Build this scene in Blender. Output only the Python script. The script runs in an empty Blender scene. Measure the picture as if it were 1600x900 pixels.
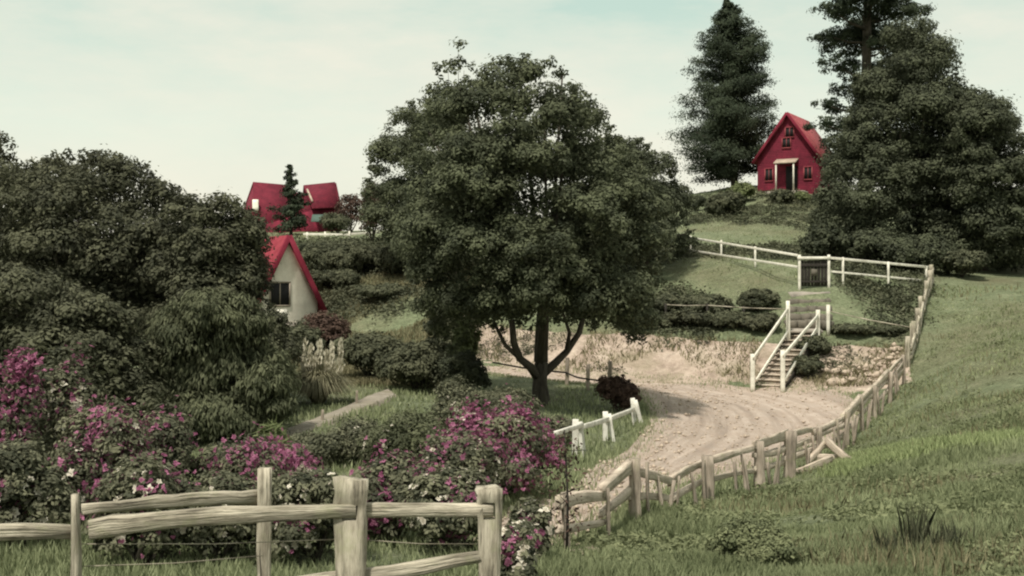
import bpy, math, random
import numpy as np
from mathutils import Vector, Matrix
sc = bpy.context.scene
COL = sc.collection
F = 1931.0; H = 4.0
R = math.radians
rng = np.random.default_rng(7)
random.seed(7)

def P(px, py, d):                       # a point of the place, from its bearing and its distance in metres
    return np.array([(px-800)/F*d, d, H+(450-py)/F*d])

# ------------------------------------------------------------------ terrain
ROAD_IN = [(740,800,17.8),(860,772,20.5),(930,722,25.5),(1000,676,32),(1012,640,37),(985,610,42),(930,602,44.2),(850,595,45.8),(770,586,47.3),(690,566,49.5)]
ROAD_OUT = [(770,890,14.4),(900,846,16.9),(1000,790,22),(1110,752,27),(1240,705,33),(1335,655,39),(1325,612,44.5),(1150,602,46.6),(1000,594,47.8),(780,572,50.3)]
BANK_LO = [(1415,604,45.2),(1290,606,45.6),(1180,601,47.0),(1000,592,48.2),(880,584,49.3),(780,569,51),(700,548,53),(630,520,56)]
BANK_HI = [(1415,545,48.6),(1290,541,49.2),(1180,526,49.6),(1000,516,50.8),(880,514,52.5),(780,506,54.5),(700,478,57),(620,448,62)]
PATH_LO = [(440,688,28.5),(500,668,30.5),(560,645,33.5),(620,618,38)]
PATH_HI = [(440,672,30.0),(500,648,32.5),(560,625,36.5),(605,606,41)]
FENCE = [(888,868,15.2),(952,845,17),(993,822,19),(1057,800,21.5),(1108,785,23.5),(1187,765,26),(1232,752,28),(1278,735,30.5),(1322,710,34),(1347,680,37.5),(1366,655,40),(1390,632,42),(1413,606,44.5)]
T = list(ROAD_IN)+list(ROAD_OUT)+BANK_LO+BANK_HI+PATH_LO+PATH_HI+FENCE
T += [(120,985,10),(400,990,10),(548,985,10),(765,985,10),(-200,985,10),
 (100,808,18),(450,806,18),(750,806,18),(-150,808,18),(100,735,25),(400,720,26),(650,700,28),(800,680,30),(200,690,31),(60,690,30),
 (845,633,38),(760,625,39),(640,612,41),(900,640,37),(930,612,42),
 (0,640,38),(200,640,38),(330,610,42),(460,514,60),(380,540,56),(300,520,62),(100,520,62),(-100,560,55),
 (580,475,62),(520,450,66),(660,440,66),(580,405,75),(680,405,74),(540,372,85),(460,373,86),(620,372,86),(455,362,98),(540,362,98),(380,362,98),(250,380,95),(60,400,95),(-150,400,95),
 (800,455,62),(800,370,86),(900,440,62),(950,360,86),
 (1050,490,53.5),(1150,492,53),(1100,455,57),(1200,452,55.5),(1050,415,62),(1080,398,65),(1180,415,59),(1250,450,54),(1294,448,54),(1385,442,56),(1450,440,58),
 (1300,505,50.5),(1380,500,51.5),(1340,470,53),
 (1100,350,80),(1180,345,80),(1260,350,79),(1090,312,98),(1230,299,95),(1180,300,96),(1280,300,96),(1140,292,104),(1000,330,98),
 (1350,405,68),(1450,410,68),(1550,415,68),(1650,415,68),(1400,330,88),(1600,330,90),(1800,330,90),(1800,440,60),
 (1425,562,46.5),(1433,528,49),(1441,498,52),(1449,468,55),(1457,446,58),(1520,470,53),(1600,455,55),(1700,460,53),
 (1500,560,43),(1600,560,41),(1700,560,40),(1480,640,35),(1600,650,30),(1720,650,29),(1400,700,29),(1500,720,25),(1600,760,20),(1720,760,19),
 (1250,800,22),(1350,800,19.5),(1150,840,18),(1450,850,15.5),(1600,880,12.5),(1000,890,14),(850,930,12),(1200,930,12.5),(1400,950,11),(1600,990,9.5),(1750,960,10)]
pts = [P(*t) for t in T]
for wx, wy, wz in [(0,0,H-1.75),(-8,0,H-1.9),(8,0,H-1.5),(0,5,H-2.3),(-8,5,H-2.4),(8,5,H-1.9),(0,-15,H-1.2),(-20,-12,H-1.5),(20,-12,H-.8),(-25,18,H-3),(25,18,H-1.8),(35,40,H-1),
   (-40,40,H-3.2),(-60,70,H-.5),(60,60,H+2),(0,115,H+5.2),(-25,118,H+4.6),(-60,118,H+4),(25,112,H+8.6),(60,112,H+8),(-20,150,H+2),(30,150,H+6),(-90,150,H+1),(90,150,H+5),(0,250,-6),(-200,250,-8),(200,250,-6),(-200,60,0),(200,60,4),(0,-120,0),(-150,-100,0),(150,-100,2),
   (0,700,-30),(-700,600,-30),(700,600,-30),(-1500,0,-30),(1500,0,-30),(0,1500,-40),(0,-1000,-20)]:
    pts.append(np.array([wx,wy,wz], float))
CP = np.array(pts)
cen = CP[:, :2]
def phi(d2): return np.sqrt(d2+2.2**2)
A = phi(((cen[:,None]-cen[None])**2).sum(-1)) 
N = len(cen)
M_ = np.zeros((N+1,N+1)); M_[:N,:N] = A - np.eye(N)*0.25; M_[N,:N] = 1; M_[:N,N] = 1
W_ = np.linalg.solve(M_, np.append(CP[:,2],0))
def _wav(x, y, s, k):
    return (np.sin(x*s+k)*np.cos(y*s*1.13+k*2.1)+np.sin((x+y)*s*.71+k*3.3)*np.cos((x-y)*s*.83-k))*.5
def G0(x, y):
    x = np.atleast_1d(np.asarray(x,float)); y = np.atleast_1d(np.asarray(y,float))
    out = np.zeros(x.shape)
    for i in range(0, x.size, 20000):
        q = np.stack([x.ravel()[i:i+20000], y.ravel()[i:i+20000]],-1)
        d2 = ((q[:,None]-cen[None])**2).sum(-1)
        out.ravel()[i:i+20000] = phi(d2)@W_[:N]+W_[N]
    return out
def G(x, y): return float(G0(x,y)[0])

def inpoly(x, y, poly):
    inside = np.zeros(x.shape, bool); n = len(poly)
    for i in range(n):
        x0,y0 = poly[i]; x1,y1 = poly[(i+1)%n]
        c = ((y0>y)!=(y1>y))
        with np.errstate(divide='ignore', invalid='ignore'):
            xi = (x1-x0)*(y-y0)/(y1-y0+1e-12)+x0
        inside ^= c & (x<xi)
    return inside
def catmull(pl, n):
    pl = np.array(pl,float); t = np.linspace(0,len(pl)-1-1e-6,n); i = t.astype(int); u = (t-i)[:,None]
    g = lambda k: pl[np.clip(k,0,len(pl)-1)]
    p0,p1,p2,p3 = g(i-1),g(i),g(i+1),g(i+2)
    return .5*((2*p1)+(-p0+p2)*u+(2*p0-5*p1+4*p2-p3)*u**2+(-p0+3*p1-3*p2+p3)*u**3)
def edge(l, n): return catmull([P(*t)[:2] for t in l], n)

# ------------------------------------------------------------------ materials
def nodes(name):
    m = bpy.data.materials.new(name); m.use_nodes = True
    nt = m.node_tree; nt.nodes.clear()
    o = nt.nodes.new('ShaderNodeOutputMaterial'); b = nt.nodes.new('ShaderNodeBsdfPrincipled')
    b.inputs['Roughness'].default_value = .85; b.inputs['Specular IOR Level'].default_value = .2
    nt.links.new(b.outputs[0], o.inputs[0]); return m, nt, b, o
def ramp(nt, fac, stops):
    r = nt.nodes.new('ShaderNodeValToRGB'); e = r.color_ramp.elements
    while len(e) < len(stops): e.new(.5)
    for k,(p,c) in enumerate(stops): e[k].position = p; e[k].color = (*c,1)
    nt.links.new(fac, r.inputs[0]); return r.outputs[0]
def noise(nt, vec, scale, detail=6, rough=.6, vscale=None):
    if vscale is not None:
        mp = nt.nodes.new('ShaderNodeMapping'); mp.inputs['Scale'].default_value = vscale
        nt.links.new(vec, mp.inputs[0]); vec = mp.outputs[0]
    n = nt.nodes.new('ShaderNodeTexNoise'); n.inputs['Scale'].default_value = scale
    n.inputs['Detail'].default_value = detail; n.inputs['Roughness'].default_value = rough
    nt.links.new(vec, n.inputs['Vector']); return n.outputs[0]
def coord(nt, w='Object'):
    return nt.nodes.new('ShaderNodeTexCoord').outputs[w]
def attr(nt, n, w='Vector'):
    a = nt.nodes.new('ShaderNodeAttribute'); a.attribute_name = n; return a.outputs[w]
def mixc(nt, f, a, b, mode='MIX'):
    m = nt.nodes.new('ShaderNodeMix'); m.data_type = 'RGBA'; m.blend_type = mode
    for s, v in ((m.inputs[0],f),(m.inputs[6],a),(m.inputs[7],b)):
        if hasattr(v,'is_linked'): nt.links.new(v, s)
        elif isinstance(v,tuple): s.default_value = (*v,1)
        else: s.default_value = v
    return m.outputs[2]
def bump(nt, b, h, strength, dist=.02):
    n = nt.nodes.new('ShaderNodeBump'); n.inputs['Strength'].default_value = strength; n.inputs['Distance'].default_value = dist
    nt.links.new(h, n.inputs['Height']); nt.links.new(n.outputs[0], b.inputs['Normal'])

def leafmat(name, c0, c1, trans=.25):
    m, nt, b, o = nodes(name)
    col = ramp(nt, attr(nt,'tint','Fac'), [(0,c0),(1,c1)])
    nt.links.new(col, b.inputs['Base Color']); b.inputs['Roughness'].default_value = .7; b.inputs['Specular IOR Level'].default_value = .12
    if trans:
        t = nt.nodes.new('ShaderNodeBsdfTranslucent'); nt.links.new(col, t.inputs[0])
        x = nt.nodes.new('ShaderNodeMixShader'); x.inputs[0].default_value = trans
        nt.links.new(b.outputs[0], x.inputs[1]); nt.links.new(t.outputs[0], x.inputs[2]); nt.links.new(x.outputs[0], o.inputs[0])
    return m
def timbermat(name, stops, bs=.6, gscale=(15,15,2.2)):
    m, nt, b, o = nodes(name)
    g = attr(nt,'grain')
    n1 = noise(nt, g, 1.0, 8, .65, gscale); n2 = noise(nt, g, 1.3, 4, .6)
    c = ramp(nt, n1, stops)
    c = mixc(nt, ramp(nt, n2, [(.35,(0,0,0)),(.7,(.5,.5,.5))]), c, stops[0][1])
    n3 = noise(nt, g, 1.0, 3, .5, (gscale[0]*2.2, gscale[1]*2.2, gscale[2]*.55))
    c = mixc(nt, ramp(nt, n3, [(.30,(.9,.9,.9)),(.36,(0,0,0))]), c, tuple(v*.45 for v in stops[0][1]))
    n4 = noise(nt, g, 2.6, 6, .7)
    c = mixc(nt, ramp(nt, n4, [(.54,(0,0,0)),(.70,(.55,.55,.55))]), c, (.30*stops[-1][1][0]/.7,.31*stops[-1][1][1]/.65,.17*stops[-1][1][2]/.5))
    h = nt.nodes.new('ShaderNodeMath'); h.operation='ADD'; nt.links.new(n1,h.inputs[0]); nt.links.new(n3,h.inputs[1])
    nt.links.new(c, b.inputs['Base Color']); bump(nt, b, h.outputs[0], bs, .03); return m
def paintmat(name, base, dirt, amt=.5, scale=2.2):
    m, nt, b, o = nodes(name)
    n = noise(nt, coord(nt), scale, 8, .7)
    c = mixc(nt, ramp(nt, n, [(.42,(0,0,0)),(.72,(amt,)*3)]), base, dirt)
    nt.links.new(c, b.inputs['Base Color']); bump(nt, b, noise(nt, coord(nt), 14), .25, .01); return m

MAT = {}
MAT['weathered'] = timbermat('weathered_timber', [(.30,(.09,.08,.06)),(.44,(.36,.32,.245)),(.62,(.66,.60,.47)),(.8,(.78,.73,.58))], 1.0)
MAT['oldwood'] = timbermat('old_brown_timber', [(.28,(.13,.11,.088)),(.5,(.38,.32,.255)),(.74,(.62,.53,.43))], .8)
MAT['palewood'] = timbermat('pale_split_timber', [(.26,(.20,.165,.13)),(.46,(.56,.47,.375)),(.72,(.76,.67,.55))], .8)
MAT['darkwood'] = timbermat('dark_timber', [(.3,(.02,.018,.015)),(.6,(.055,.048,.04)),(.8,(.11,.10,.085))])
MAT['bark'] = timbermat('bark', [(.3,(.035,.030,.024)),(.55,(.10,.086,.068)),(.8,(.19,.165,.135))], 1.0, (9,9,2.2))
MAT['white'] = paintmat('white_paint', (.82,.79,.68), (.36,.33,.26), .75, 3)
MAT['greywhite'] = paintmat('worn_white_paint', (.72,.70,.62), (.30,.28,.23), .85, 4)
MAT['whitewash'] = paintmat('limewashed_wall', (.86,.80,.67), (.45,.40,.31), .7, 1.1)
MAT['teal'] = paintmat('teal_paint', (.09,.14,.115), (.05,.07,.06), .6)
MAT['dark'] = paintmat('dark_opening', (.02,.02,.02), (.035,.03,.03))
MAT['stone'] = paintmat('stone', (.36,.32,.27), (.14,.13,.11), .8, 2.4)
MAT['dark_stone'] = paintmat('mossy_stone', (.17,.15,.12), (.06,.06,.045), .8, 3)
MAT['rubble'] = paintmat('pale_rubble', (.50,.41,.32), (.24,.19,.15), .8, 3)
def boards(name, c0, c1, ax, sc_, bs=.5):
    m, nt, b, o = nodes(name)
    co = coord(nt)
    w = nt.nodes.new('ShaderNodeTexWave'); w.bands_direction = ax; w.inputs['Scale'].default_value = sc_; w.inputs['Distortion'].default_value = .3
    nt.links.new(co, w.inputs[0])
    n = noise(nt, co, 1.8, 8, .7)
    c = ramp(nt, n, [(.3,c0),(.7,c1)])
    c = mixc(nt, ramp(nt, w.outputs['Fac'], [(0,(.6,.6,.6)),(.12,(0,0,0))]), c, tuple(v*.5 for v in c0))
    nt.links.new(c, b.inputs['Base Color']); bump(nt, b, w.outputs['Fac'], bs, .03); return m
MAT['redwall'] = boards('red_board_wall', (.09,.016,.026), (.27,.03,.058), 'Z', 2.4)
MAT['redroof'] = boards('red_iron_roof', (.13,.013,.028), (.26,.03,.052), 'Y', 2.2)
MAT['redroof2'] = boards('faded_red_roof', (.20,.038,.046), (.37,.10,.105), 'Y', 2.2)

MAT['redroof3'] = boards('painted_red_roof', (.18,.022,.034), (.36,.06,.08), 'Y', 2.2)
MAT['redroof4'] = boards('dull_red_roof', (.09,.011,.022), (.20,.024,.042), 'Y', 2.2)
def groundmat():
    m, nt, b, o = nodes('meadow_soil')
    co = coord(nt)
    n1 = noise(nt, co, .16, 5, .6); n2 = noise(nt, co, 1.3, 8, .7); n3 = noise(nt, co, 9, 6, .75)
    c = ramp(nt, n2, [(.3,(.14,.165,.09)),(.5,(.22,.255,.145)),(.7,(.32,.335,.21))])
    c = mixc(nt, ramp(nt, n1, [(.48,(0,0,0)),(.66,(.55,.55,.55))]), c, (.20,.165,.10))
    c = mixc(nt, ramp(nt, n3, [(.35,(.7,.7,.7)),(.6,(0,0,0))]), c, (.04,.045,.022))
    nt.links.new(c, b.inputs['Base Color']); bump(nt, b, n3, .9, .12); return m
MAT['ground'] = groundmat()
def roadmat():
    m, nt, b, o = nodes('dirt_road')
    g = attr(nt,'grain'); co = coord(nt)
    n1 = noise(nt, g, 1, 6, .65, (2.6,.16,1)); n2 = noise(nt, co, 2.2, 8, .7); n3 = noise(nt, co, 14, 6, .7)
    c = ramp(nt, n1, [(.32,(.24,.198,.165)),(.5,(.39,.325,.272)),(.68,(.50,.425,.36))])
    c = mixc(nt, ramp(nt, n2, [(.36,(.7,.7,.7)),(.6,(0,0,0))]), c, (.33,.255,.20))
    c = mixc(nt, ramp(nt, n3, [(.3,(.5,.5,.5)),(.5,(0,0,0))]), c, (.24,.18,.14))
    nt.links.new(c, b.inputs['Base Color']); bump(nt, b, n2, .7, .06); return m
MAT['road'] = roadmat()
def bankmat(name, c0, c1, c2):
    m, nt, b, o = nodes(name)
    co = coord(nt)
    n1 = noise(nt, co, .9, 8, .7); n2 = noise(nt, co, 5, 8, .75)
    c = ramp(nt, n1, [(.3,c0),(.5,c1),(.72,c2)])
    c = mixc(nt, ramp(nt, n2, [(.34,(.6,.6,.6)),(.56,(0,0,0))]), c, tuple(v*.6 for v in c0))
    c = mixc(nt, ramp(nt, noise(nt, co, .55, 6, .65), [(.5,(0,0,0)),(.66,(.6,.6,.6))]), c, (.21,.19,.115))
    nt.links.new(c, b.inputs['Base Color']); bump(nt, b, n2, .7, .10); return m
MAT['bank'] = bankmat('clay_bank', (.28,.215,.17), (.45,.36,.29), (.58,.49,.40))
MAT['path'] = bankmat('gravel_path', (.26,.23,.18), (.36,.32,.26), (.46,.42,.34))
MAT['leaf_oak'] = leafmat('leaves_dark_olive', (.040,.047,.030), (.145,.160,.092))
MAT['leaf_left'] = leafmat('leaves_brown_olive', (.040,.043,.029), (.135,.138,.085))
MAT['leaf_pine'] = leafmat('needles_deep_green', (.020,.028,.018), (.065,.082,.048), .1)
MAT['leaf_mac'] = leafmat('leaves_cypress', (.036,.042,.028), (.125,.138,.084))
MAT['leaf_weep'] = leafmat('leaves_light_olive', (.045,.052,.030), (.155,.165,.095))
MAT['leaf_hedge'] = leafmat('leaves_hedge', (.042,.048,.030), (.15,.155,.095))
MAT['leaf_light'] = leafmat('leaves_fresh', (.08,.10,.04), (.24,.27,.13))
MAT['leaf_weed'] = leafmat('leaves_weed', (.085,.10,.052), (.24,.26,.14))
MAT['leaf_red'] = leafmat('leaves_russet', (.05,.032,.025), (.13,.085,.065))
MAT['leaf_rose'] = leafmat('leaves_rose', (.04,.045,.030), (.22,.22,.14))
MAT['purple'] = leafmat('petals_magenta', (.20,.05,.11), (.52,.22,.34), .3)
MAT['petal'] = leafmat('petals_cream', (.55,.50,.40), (.85,.80,.68), .25)
MAT['plume'] = leafmat('plume_cream', (.48,.45,.34), (.72,.68,.54), .3)
MAT['pampas'] = leafmat('blades_pampas', (.10,.10,.06), (.30,.28,.18), .2)
MAT['grass'] = leafmat('grass_blades', (.15,.175,.088), (.41,.45,.26), .3)
MAT['grass_dry'] = leafmat('grass_dry', (.13,.12,.065), (.36,.33,.2), .3)
MAT['grass_lime'] = leafmat('grass_lime', (.24,.29,.13), (.46,.52,.27), .3)

# ------------------------------------------------------------------ mesh builders
def tag(o, label=None, cat=None, group=None, kind=None):
    if label: o['label'] = label
    if cat: o['category'] = cat
    if group: o['group'] = group
    if kind: o['kind'] = kind
    return o
def empty(name, loc, rz=0):
    o = bpy.data.objects.new(name, None); o.empty_display_size = .2; COL.objects.link(o)
    o.location = tuple(float(v) for v in loc); o.rotation_euler = (0,0,rz); return o
def mesh_np(name, verts, loops, sizes, mat, parent=None, tint=None, grain=None, smooth=False, off=None):
    verts = np.asarray(verts, np.float32)
    if off is not None: verts = verts-np.asarray(off, np.float32)
    me = bpy.data.meshes.new(name)
    me.vertices.add(len(verts)); me.vertices.foreach_set('co', verts.ravel())
    me.loops.add(len(loops)); me.loops.foreach_set('vertex_index', np.asarray(loops, np.int32))
    sizes = np.asarray(sizes, np.int32); st = np.concatenate([[0],np.cumsum(sizes)[:-1]]).astype(np.int32)
    me.polygons.add(len(sizes)); me.polygons.foreach_set('loop_start', st); me.polygons.foreach_set('loop_total', sizes)
    if smooth: me.polygons.foreach_set('use_smooth', np.ones(len(sizes), bool))
    me.update(calc_edges=True); me.validate()
    if tint is not None:
        a = me.attributes.new('tint','FLOAT','FACE'); a.data.foreach_set('value', np.asarray(tint,np.float32))
    if grain is not None:
        a = me.attributes.new('grain','FLOAT_VECTOR','POINT'); a.data.foreach_set('vector', np.asarray(grain,np.float32).ravel())
    me.materials.append(MAT[mat] if isinstance(mat,str) else mat)
    o = bpy.data.objects.new(name, me); COL.objects.link(o)
    if parent is not None: o.parent = parent
    return o
def wloc(o):
    v = Vector((0,0,0))
    while o is not None: v += o.location; o = o.parent
    return np.array(v)
class MB:
    def __init__(s): s.v=[]; s.f=[]; s.g=[]
    def add(s, vs, fs, gs=None):
        k = len(s.v); s.v += [tuple(map(float,p)) for p in vs]; s.f += [[i+k for i in f] for f in fs]
        s.g += [tuple(map(float,p)) for p in (gs if gs is not None else vs)]
    def timber(s, p0, p1, w, h=None, segs=6, jit=.12, taper=0., sides=8, up=(0,0,1), square=True, bow=0.):
        h = h or w; p0 = np.array(p0,float); p1 = np.array(p1,float)
        ax = p1-p0; L = np.linalg.norm(ax); ax /= L
        u = np.cross(ax, up); 
        if np.linalg.norm(u) < .05: u = np.cross(ax, (0,1,0.01))
        u /= np.linalg.norm(u); vv = np.cross(u, ax)
        if square: prof = [(-1,-.75),(-.75,-1),(.75,-1),(1,-.75),(1,.75),(.75,1),(-.75,1),(-1,.75)]
        else: prof = [(math.cos(2*math.pi*k/sides),math.sin(2*math.pi*k/sides)) for k in range(sides)]
        n = len(prof); vs=[]; gs=[]; r0 = random.uniform(0,50)
        pj = [1+random.uniform(-jit,jit) for _ in prof]
        for i in range(segs+1):
            t = i/segs; c = p0+ax*L*t + (u*random.uniform(-1,1)+vv*random.uniform(-1,1))*jit*.22*w + vv*bow*math.sin(math.pi*t)
            k = 1-taper*t; kk = 1+random.uniform(-jit,jit)*.5
            for j,(a,b) in enumerate(prof):
                q = pj[j]*kk*k*(1+random.uniform(-jit,jit)*.35)
                vs.append(c+u*a*w/2*q+vv*b*h/2*q); gs.append((a*w/2+r0,b*h/2,t*L+r0))
        fs=[]
        for i in range(segs):
            for j in range(n):
                a=i*n+j; b=i*n+(j+1)%n; fs.append([a,b,b+n,a+n])
        fs.append(list(range(n))[::-1]); fs.append([segs*n+j for j in range(n)])
        s.add(vs, fs, gs); return s
    def box(s, x0,y0,z0,x1,y1,z1):
        vs=[(x0,y0,z0),(x1,y0,z0),(x1,y1,z0),(x0,y1,z0),(x0,y0,z1),(x1,y0,z1),(x1,y1,z1),(x0,y1,z1)]
        s.add(vs,[[0,3,2,1],[4,5,6,7],[0,1,5,4],[1,2,6,5],[2,3,7,6],[3,0,4,7]]); return s
    def slab(s, poly, t):
        p=[np.array(q,float) for q in poly]; n=np.cross(p[1]-p[0],p[2]-p[0]); n/=np.linalg.norm(n); k=len(p)
        vs=p+[q+n*t for q in p]
        fs=[list(range(k))[::-1],[k+i for i in range(k)]]+[[i,(i+1)%k,(i+1)%k+k,i+k] for i in range(k)]
        s.add(vs,fs); return s
    def tube(s, path, r0, r1, sides=7, jit=.1):
        path=[np.array(p,float) for p in path]; n=len(path); vs=[]; gs=[]; tl=random.uniform(0,30)
        for i,p in enumerate(path):
            d=path[min(i+1,n-1)]-path[max(i-1,0)]; d/=np.linalg.norm(d)
            u=np.cross(d,(0.13,1,0.05)); u/=np.linalg.norm(u); v=np.cross(u,d)
            r=r0+(r1-r0)*(i/(n-1))
            if i: tl+=np.linalg.norm(p-path[i-1])
            for k in range(sides):
                a=2*math.pi*k/sides; q=r*(1+random.uniform(-jit,jit))
                vs.append(p+u*math.cos(a)*q+v*math.sin(a)*q); gs.append((math.cos(a)*r,math.sin(a)*r,tl))
        fs=[[i*sides+k,i*sides+(k+1)%sides,(i+1)*sides+(k+1)%sides,(i+1)*sides+k] for i in range(n-1) for k in range(sides)]
        fs+=[list(range(sides))[::-1],[(n-1)*sides+k for k in range(sides)]]
        s.add(vs,fs,gs); return s
    def build(s, name, mat, parent=None, local=False, smooth=False):
        off = None if (local or parent is None) else wloc(parent)
        return mesh_np(name, s.v, [i for f in s.f for i in f], [len(f) for f in s.f], mat, parent, grain=s.g, smooth=smooth, off=off)

def unit(v): return v/(np.linalg.norm(v,axis=-1,keepdims=True)+1e-9)
def leaf_arrays(c, n, L, Wd, droop=0.):
    k=len(c); n=unit(n); r=unit(rng.normal(size=(k,3)))
    if droop: r = unit(r*(1-droop)+np.array([0,0,-1.])*droop)
    u=unit(r-(r*n).sum(-1,keepdims=True)*n); v=np.cross(n,u)
    L=(L*rng.uniform(.6,1.35,k))[:,None]; Wd=(Wd*rng.uniform(.7,1.3,k))[:,None]
    vs=np.stack([c-u*L/2, c+v*Wd/2-u*L*.05, c+u*L/2, c-v*Wd/2-u*L*.05],1).reshape(-1,3)
    return vs
def blob_leaves(blobs, n, cl=.28, dens=6., rnd=.34, inner=.15, up=.25, flat=.75):
    """leaf centres, normals, tint for a crown made of ellipsoid lobes (centre, radii) broken into clumps"""
    C=np.array([b[0] for b in blobs],float); Rr=np.array([b[1] for b in blobs],float)
    area=(Rr.prod(1))**(2/3); pr=area/area.sum()
    nc=int(dens*len(blobs)*6)
    bi=rng.choice(len(blobs),nc*3,p=pr); d=unit(rng.normal(size=(nc*3,3))); d[:,2]=np.where(d[:,2]<-.3,-d[:,2]*.6,d[:,2]); d=unit(d)
    rad=rng.uniform(.66,1.08,(nc*3,1)); cc=C[bi]+d*Rr[bi]*rad
    q=(((cc[:,None]-C[None])/Rr[None])**2).sum(-1)**.5; q[np.arange(nc*3),bi]=9
    ok=q.min(1)>.72; cc=cc[ok][:nc]; d=d[ok][:nc]; bi=bi[ok][:nc]
    crad=(Rr[bi].prod(1)**(1/3))*cl*rng.uniform(.6,1.35,len(cc))
    ct=rng.uniform(0,1,len(cc))
    w=crad**2; li=rng.choice(len(cc),n,p=w/w.sum())
    o=unit(rng.normal(size=(n,3))+d[li]*.5+np.array([0,0,.45])); rr_=np.where(rng.uniform(0,1,(n,1))<.72,rng.uniform(.72,1.05,(n,1)),rng.uniform(.1,.8,(n,1)))
    stray=rng.uniform(0,1,(n,1))<.06; rr_=np.where(stray,rng.uniform(1.05,1.7,(n,1)),rr_)
    po=o*rr_; po[:,2]*=flat
    p=cc[li]+po*crad[li][:,None]*1.1
    nn=unit(d[li])*.25+o*1.0+np.array([0,0,up])+rng.normal(size=(n,3))*rnd
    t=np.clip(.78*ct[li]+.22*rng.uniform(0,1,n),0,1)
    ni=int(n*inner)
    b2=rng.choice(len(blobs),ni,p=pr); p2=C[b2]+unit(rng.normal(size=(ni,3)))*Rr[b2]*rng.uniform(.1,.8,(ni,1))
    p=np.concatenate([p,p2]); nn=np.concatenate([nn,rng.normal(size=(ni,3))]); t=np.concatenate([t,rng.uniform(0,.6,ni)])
    return p,nn,t
def leafobj(name, p, nn, t, L, Wd, mat, parent, droop=0.):
    vs=leaf_arrays(p,nn,L,Wd,droop); k=len(p)
    return mesh_np(name, vs, np.arange(4*k), np.full(k,4), mat, parent, tint=t, off=wloc(parent))
def wb(l, d, sq=1.0, dj=.5, zr=1.0):
    """lobes given by bearing, half-size and the tree's distance -> world ellipsoids spread in depth"""
    out=[]
    for b in l:
        px,py,r=b[0],b[1],b[2]; ry=b[3] if len(b)>3 and b[3] else r*sq; dd=d+(b[4] if len(b)>4 else random.uniform(-dj,dj)*r/F*d*1.3)
        c=P(px,py,dd); k=dd/F; out.append((c,np.array([r*k,r*k*1.05,ry*k*zr])))
    return out
def outline_lobes(poly, r, d, depth, sq=.72, gap=.60):
    """boughs filling a crown: its side outline (bearings) gives the width and height, depth (m) the thickness"""
    q=np.array(poly,float); n=len(q); x0,y0=q.min(0); x1,y1=q.max(0); k=d/F
    a=q; b=np.roll(q,-1,0)
    def edist(p):
        t=np.clip(((p-a)*(b-a)).sum(-1)/((b-a)**2).sum(-1),0,1); return np.linalg.norm(p-(a+(b-a)*t[:,None]),axis=-1).min()
    out=[]; got=[]; mx=0; cand=[]
    for _ in range(5000):
        p=np.array([random.uniform(x0,x1),random.uniform(y0,y1)])
        if not inpoly(p[:1],p[1:],[tuple(v) for v in q])[0]: continue
        e=edist(p); mx=max(mx,e); cand.append((p,e))
    for p,e in cand:
        rr=r*random.uniform(.7,1.25)
        if e<rr*.55: rr=max(e*1.5,r*.3)
        if any((np.linalg.norm(p-g[0])<gap*(rr+g[1])) for g in got): continue
        got.append((p,rr)); f=math.sqrt(max(0,1-(1-min(1,e/mx*1.15))**2)); off=depth*f
        out.append((p[0],p[1],rr,rr*sq*random.uniform(.85,1.2),-off*random.uniform(.75,1.1)))
        if e>r*.8 and random.random()<.5: out.append((p[0],p[1],min(e,rr*1.25),min(e,rr*1.25)*.9,random.uniform(-.3,.3)*off))
        if random.random()<.45: out.append((p[0]+random.uniform(-.3,.3)*rr,p[1]+random.uniform(0,.5)*rr,rr*.95,rr*.8,off*random.uniform(.6,1.)))
    return out
def tree(name, label, cat, base, d, lobes, n, L, mat, trunk_r, limbs=None, group=None, bark='bark', fork=None, cl=.3, dens=6., asp=.5, droop=0., lean=0., depth=0, **kw):
    bp=P(base[0],base[1],d); z=G(bp[0],bp[1]); bp[2]=z
    root=empty(name,bp); tag(root,label,cat,group)
    B=wb(lobes,d)
    if depth:      # lobes on the far side, so that the crown is as deep as it is wide
        ymin=min(l[1] for l in lobes)+90
        for px,py,r,*q in [l for l in lobes[::2] if l[1]>ymin]:
            B+=wb([(px+random.uniform(-.4,.4)*r,py+random.uniform(-.1,.3)*r,r*.9,None,depth)],d)
            B+=wb([(px+random.uniform(-.4,.4)*r,py+random.uniform(.1,.4)*r,r*.85,None,-depth*.6)],d)
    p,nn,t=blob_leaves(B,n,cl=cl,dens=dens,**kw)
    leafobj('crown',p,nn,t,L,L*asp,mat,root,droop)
    m=MB(); top=np.mean([b[0] for b in B],0)
    fk=np.array(fork) if fork is not None else bp+(top-bp)*np.array([.3,.3,.45])
    m.tube([bp-np.array([0,0,.3]),bp+(fk-bp)*.12,bp+(fk-bp)*.5+rng.normal(size=3)*.04,fk],trunk_r*1.25,trunk_r*.85,9,.07)
    m.tube([fk-np.array([0,0,.1]),fk+(top-fk)*.5+rng.normal(size=3)*.1,top],trunk_r*.82,trunk_r*.3,7)
    for b in (B[:10] if not limbs else sorted(B,key=lambda b:-b[0][2])[4:34:4]):
        q=b[0]; s=fk+(top-fk)*(random.uniform(0,.4) if not limbs else random.uniform(.35,.7)); mid=s+(q-s)*.5+np.array([0,0,-.12*np.linalg.norm(q-s)])+rng.normal(size=3)*.15
        m.tube([s,s+(mid-s)*.5+rng.normal(size=3)*.05,mid,q],trunk_r*.42,trunk_r*.1,6)
    for path,r0,r1 in (limbs or []): m.tube(path,r0,r1,8)
    m.build('trunk',bark,root,smooth=True)
    return root
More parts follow.
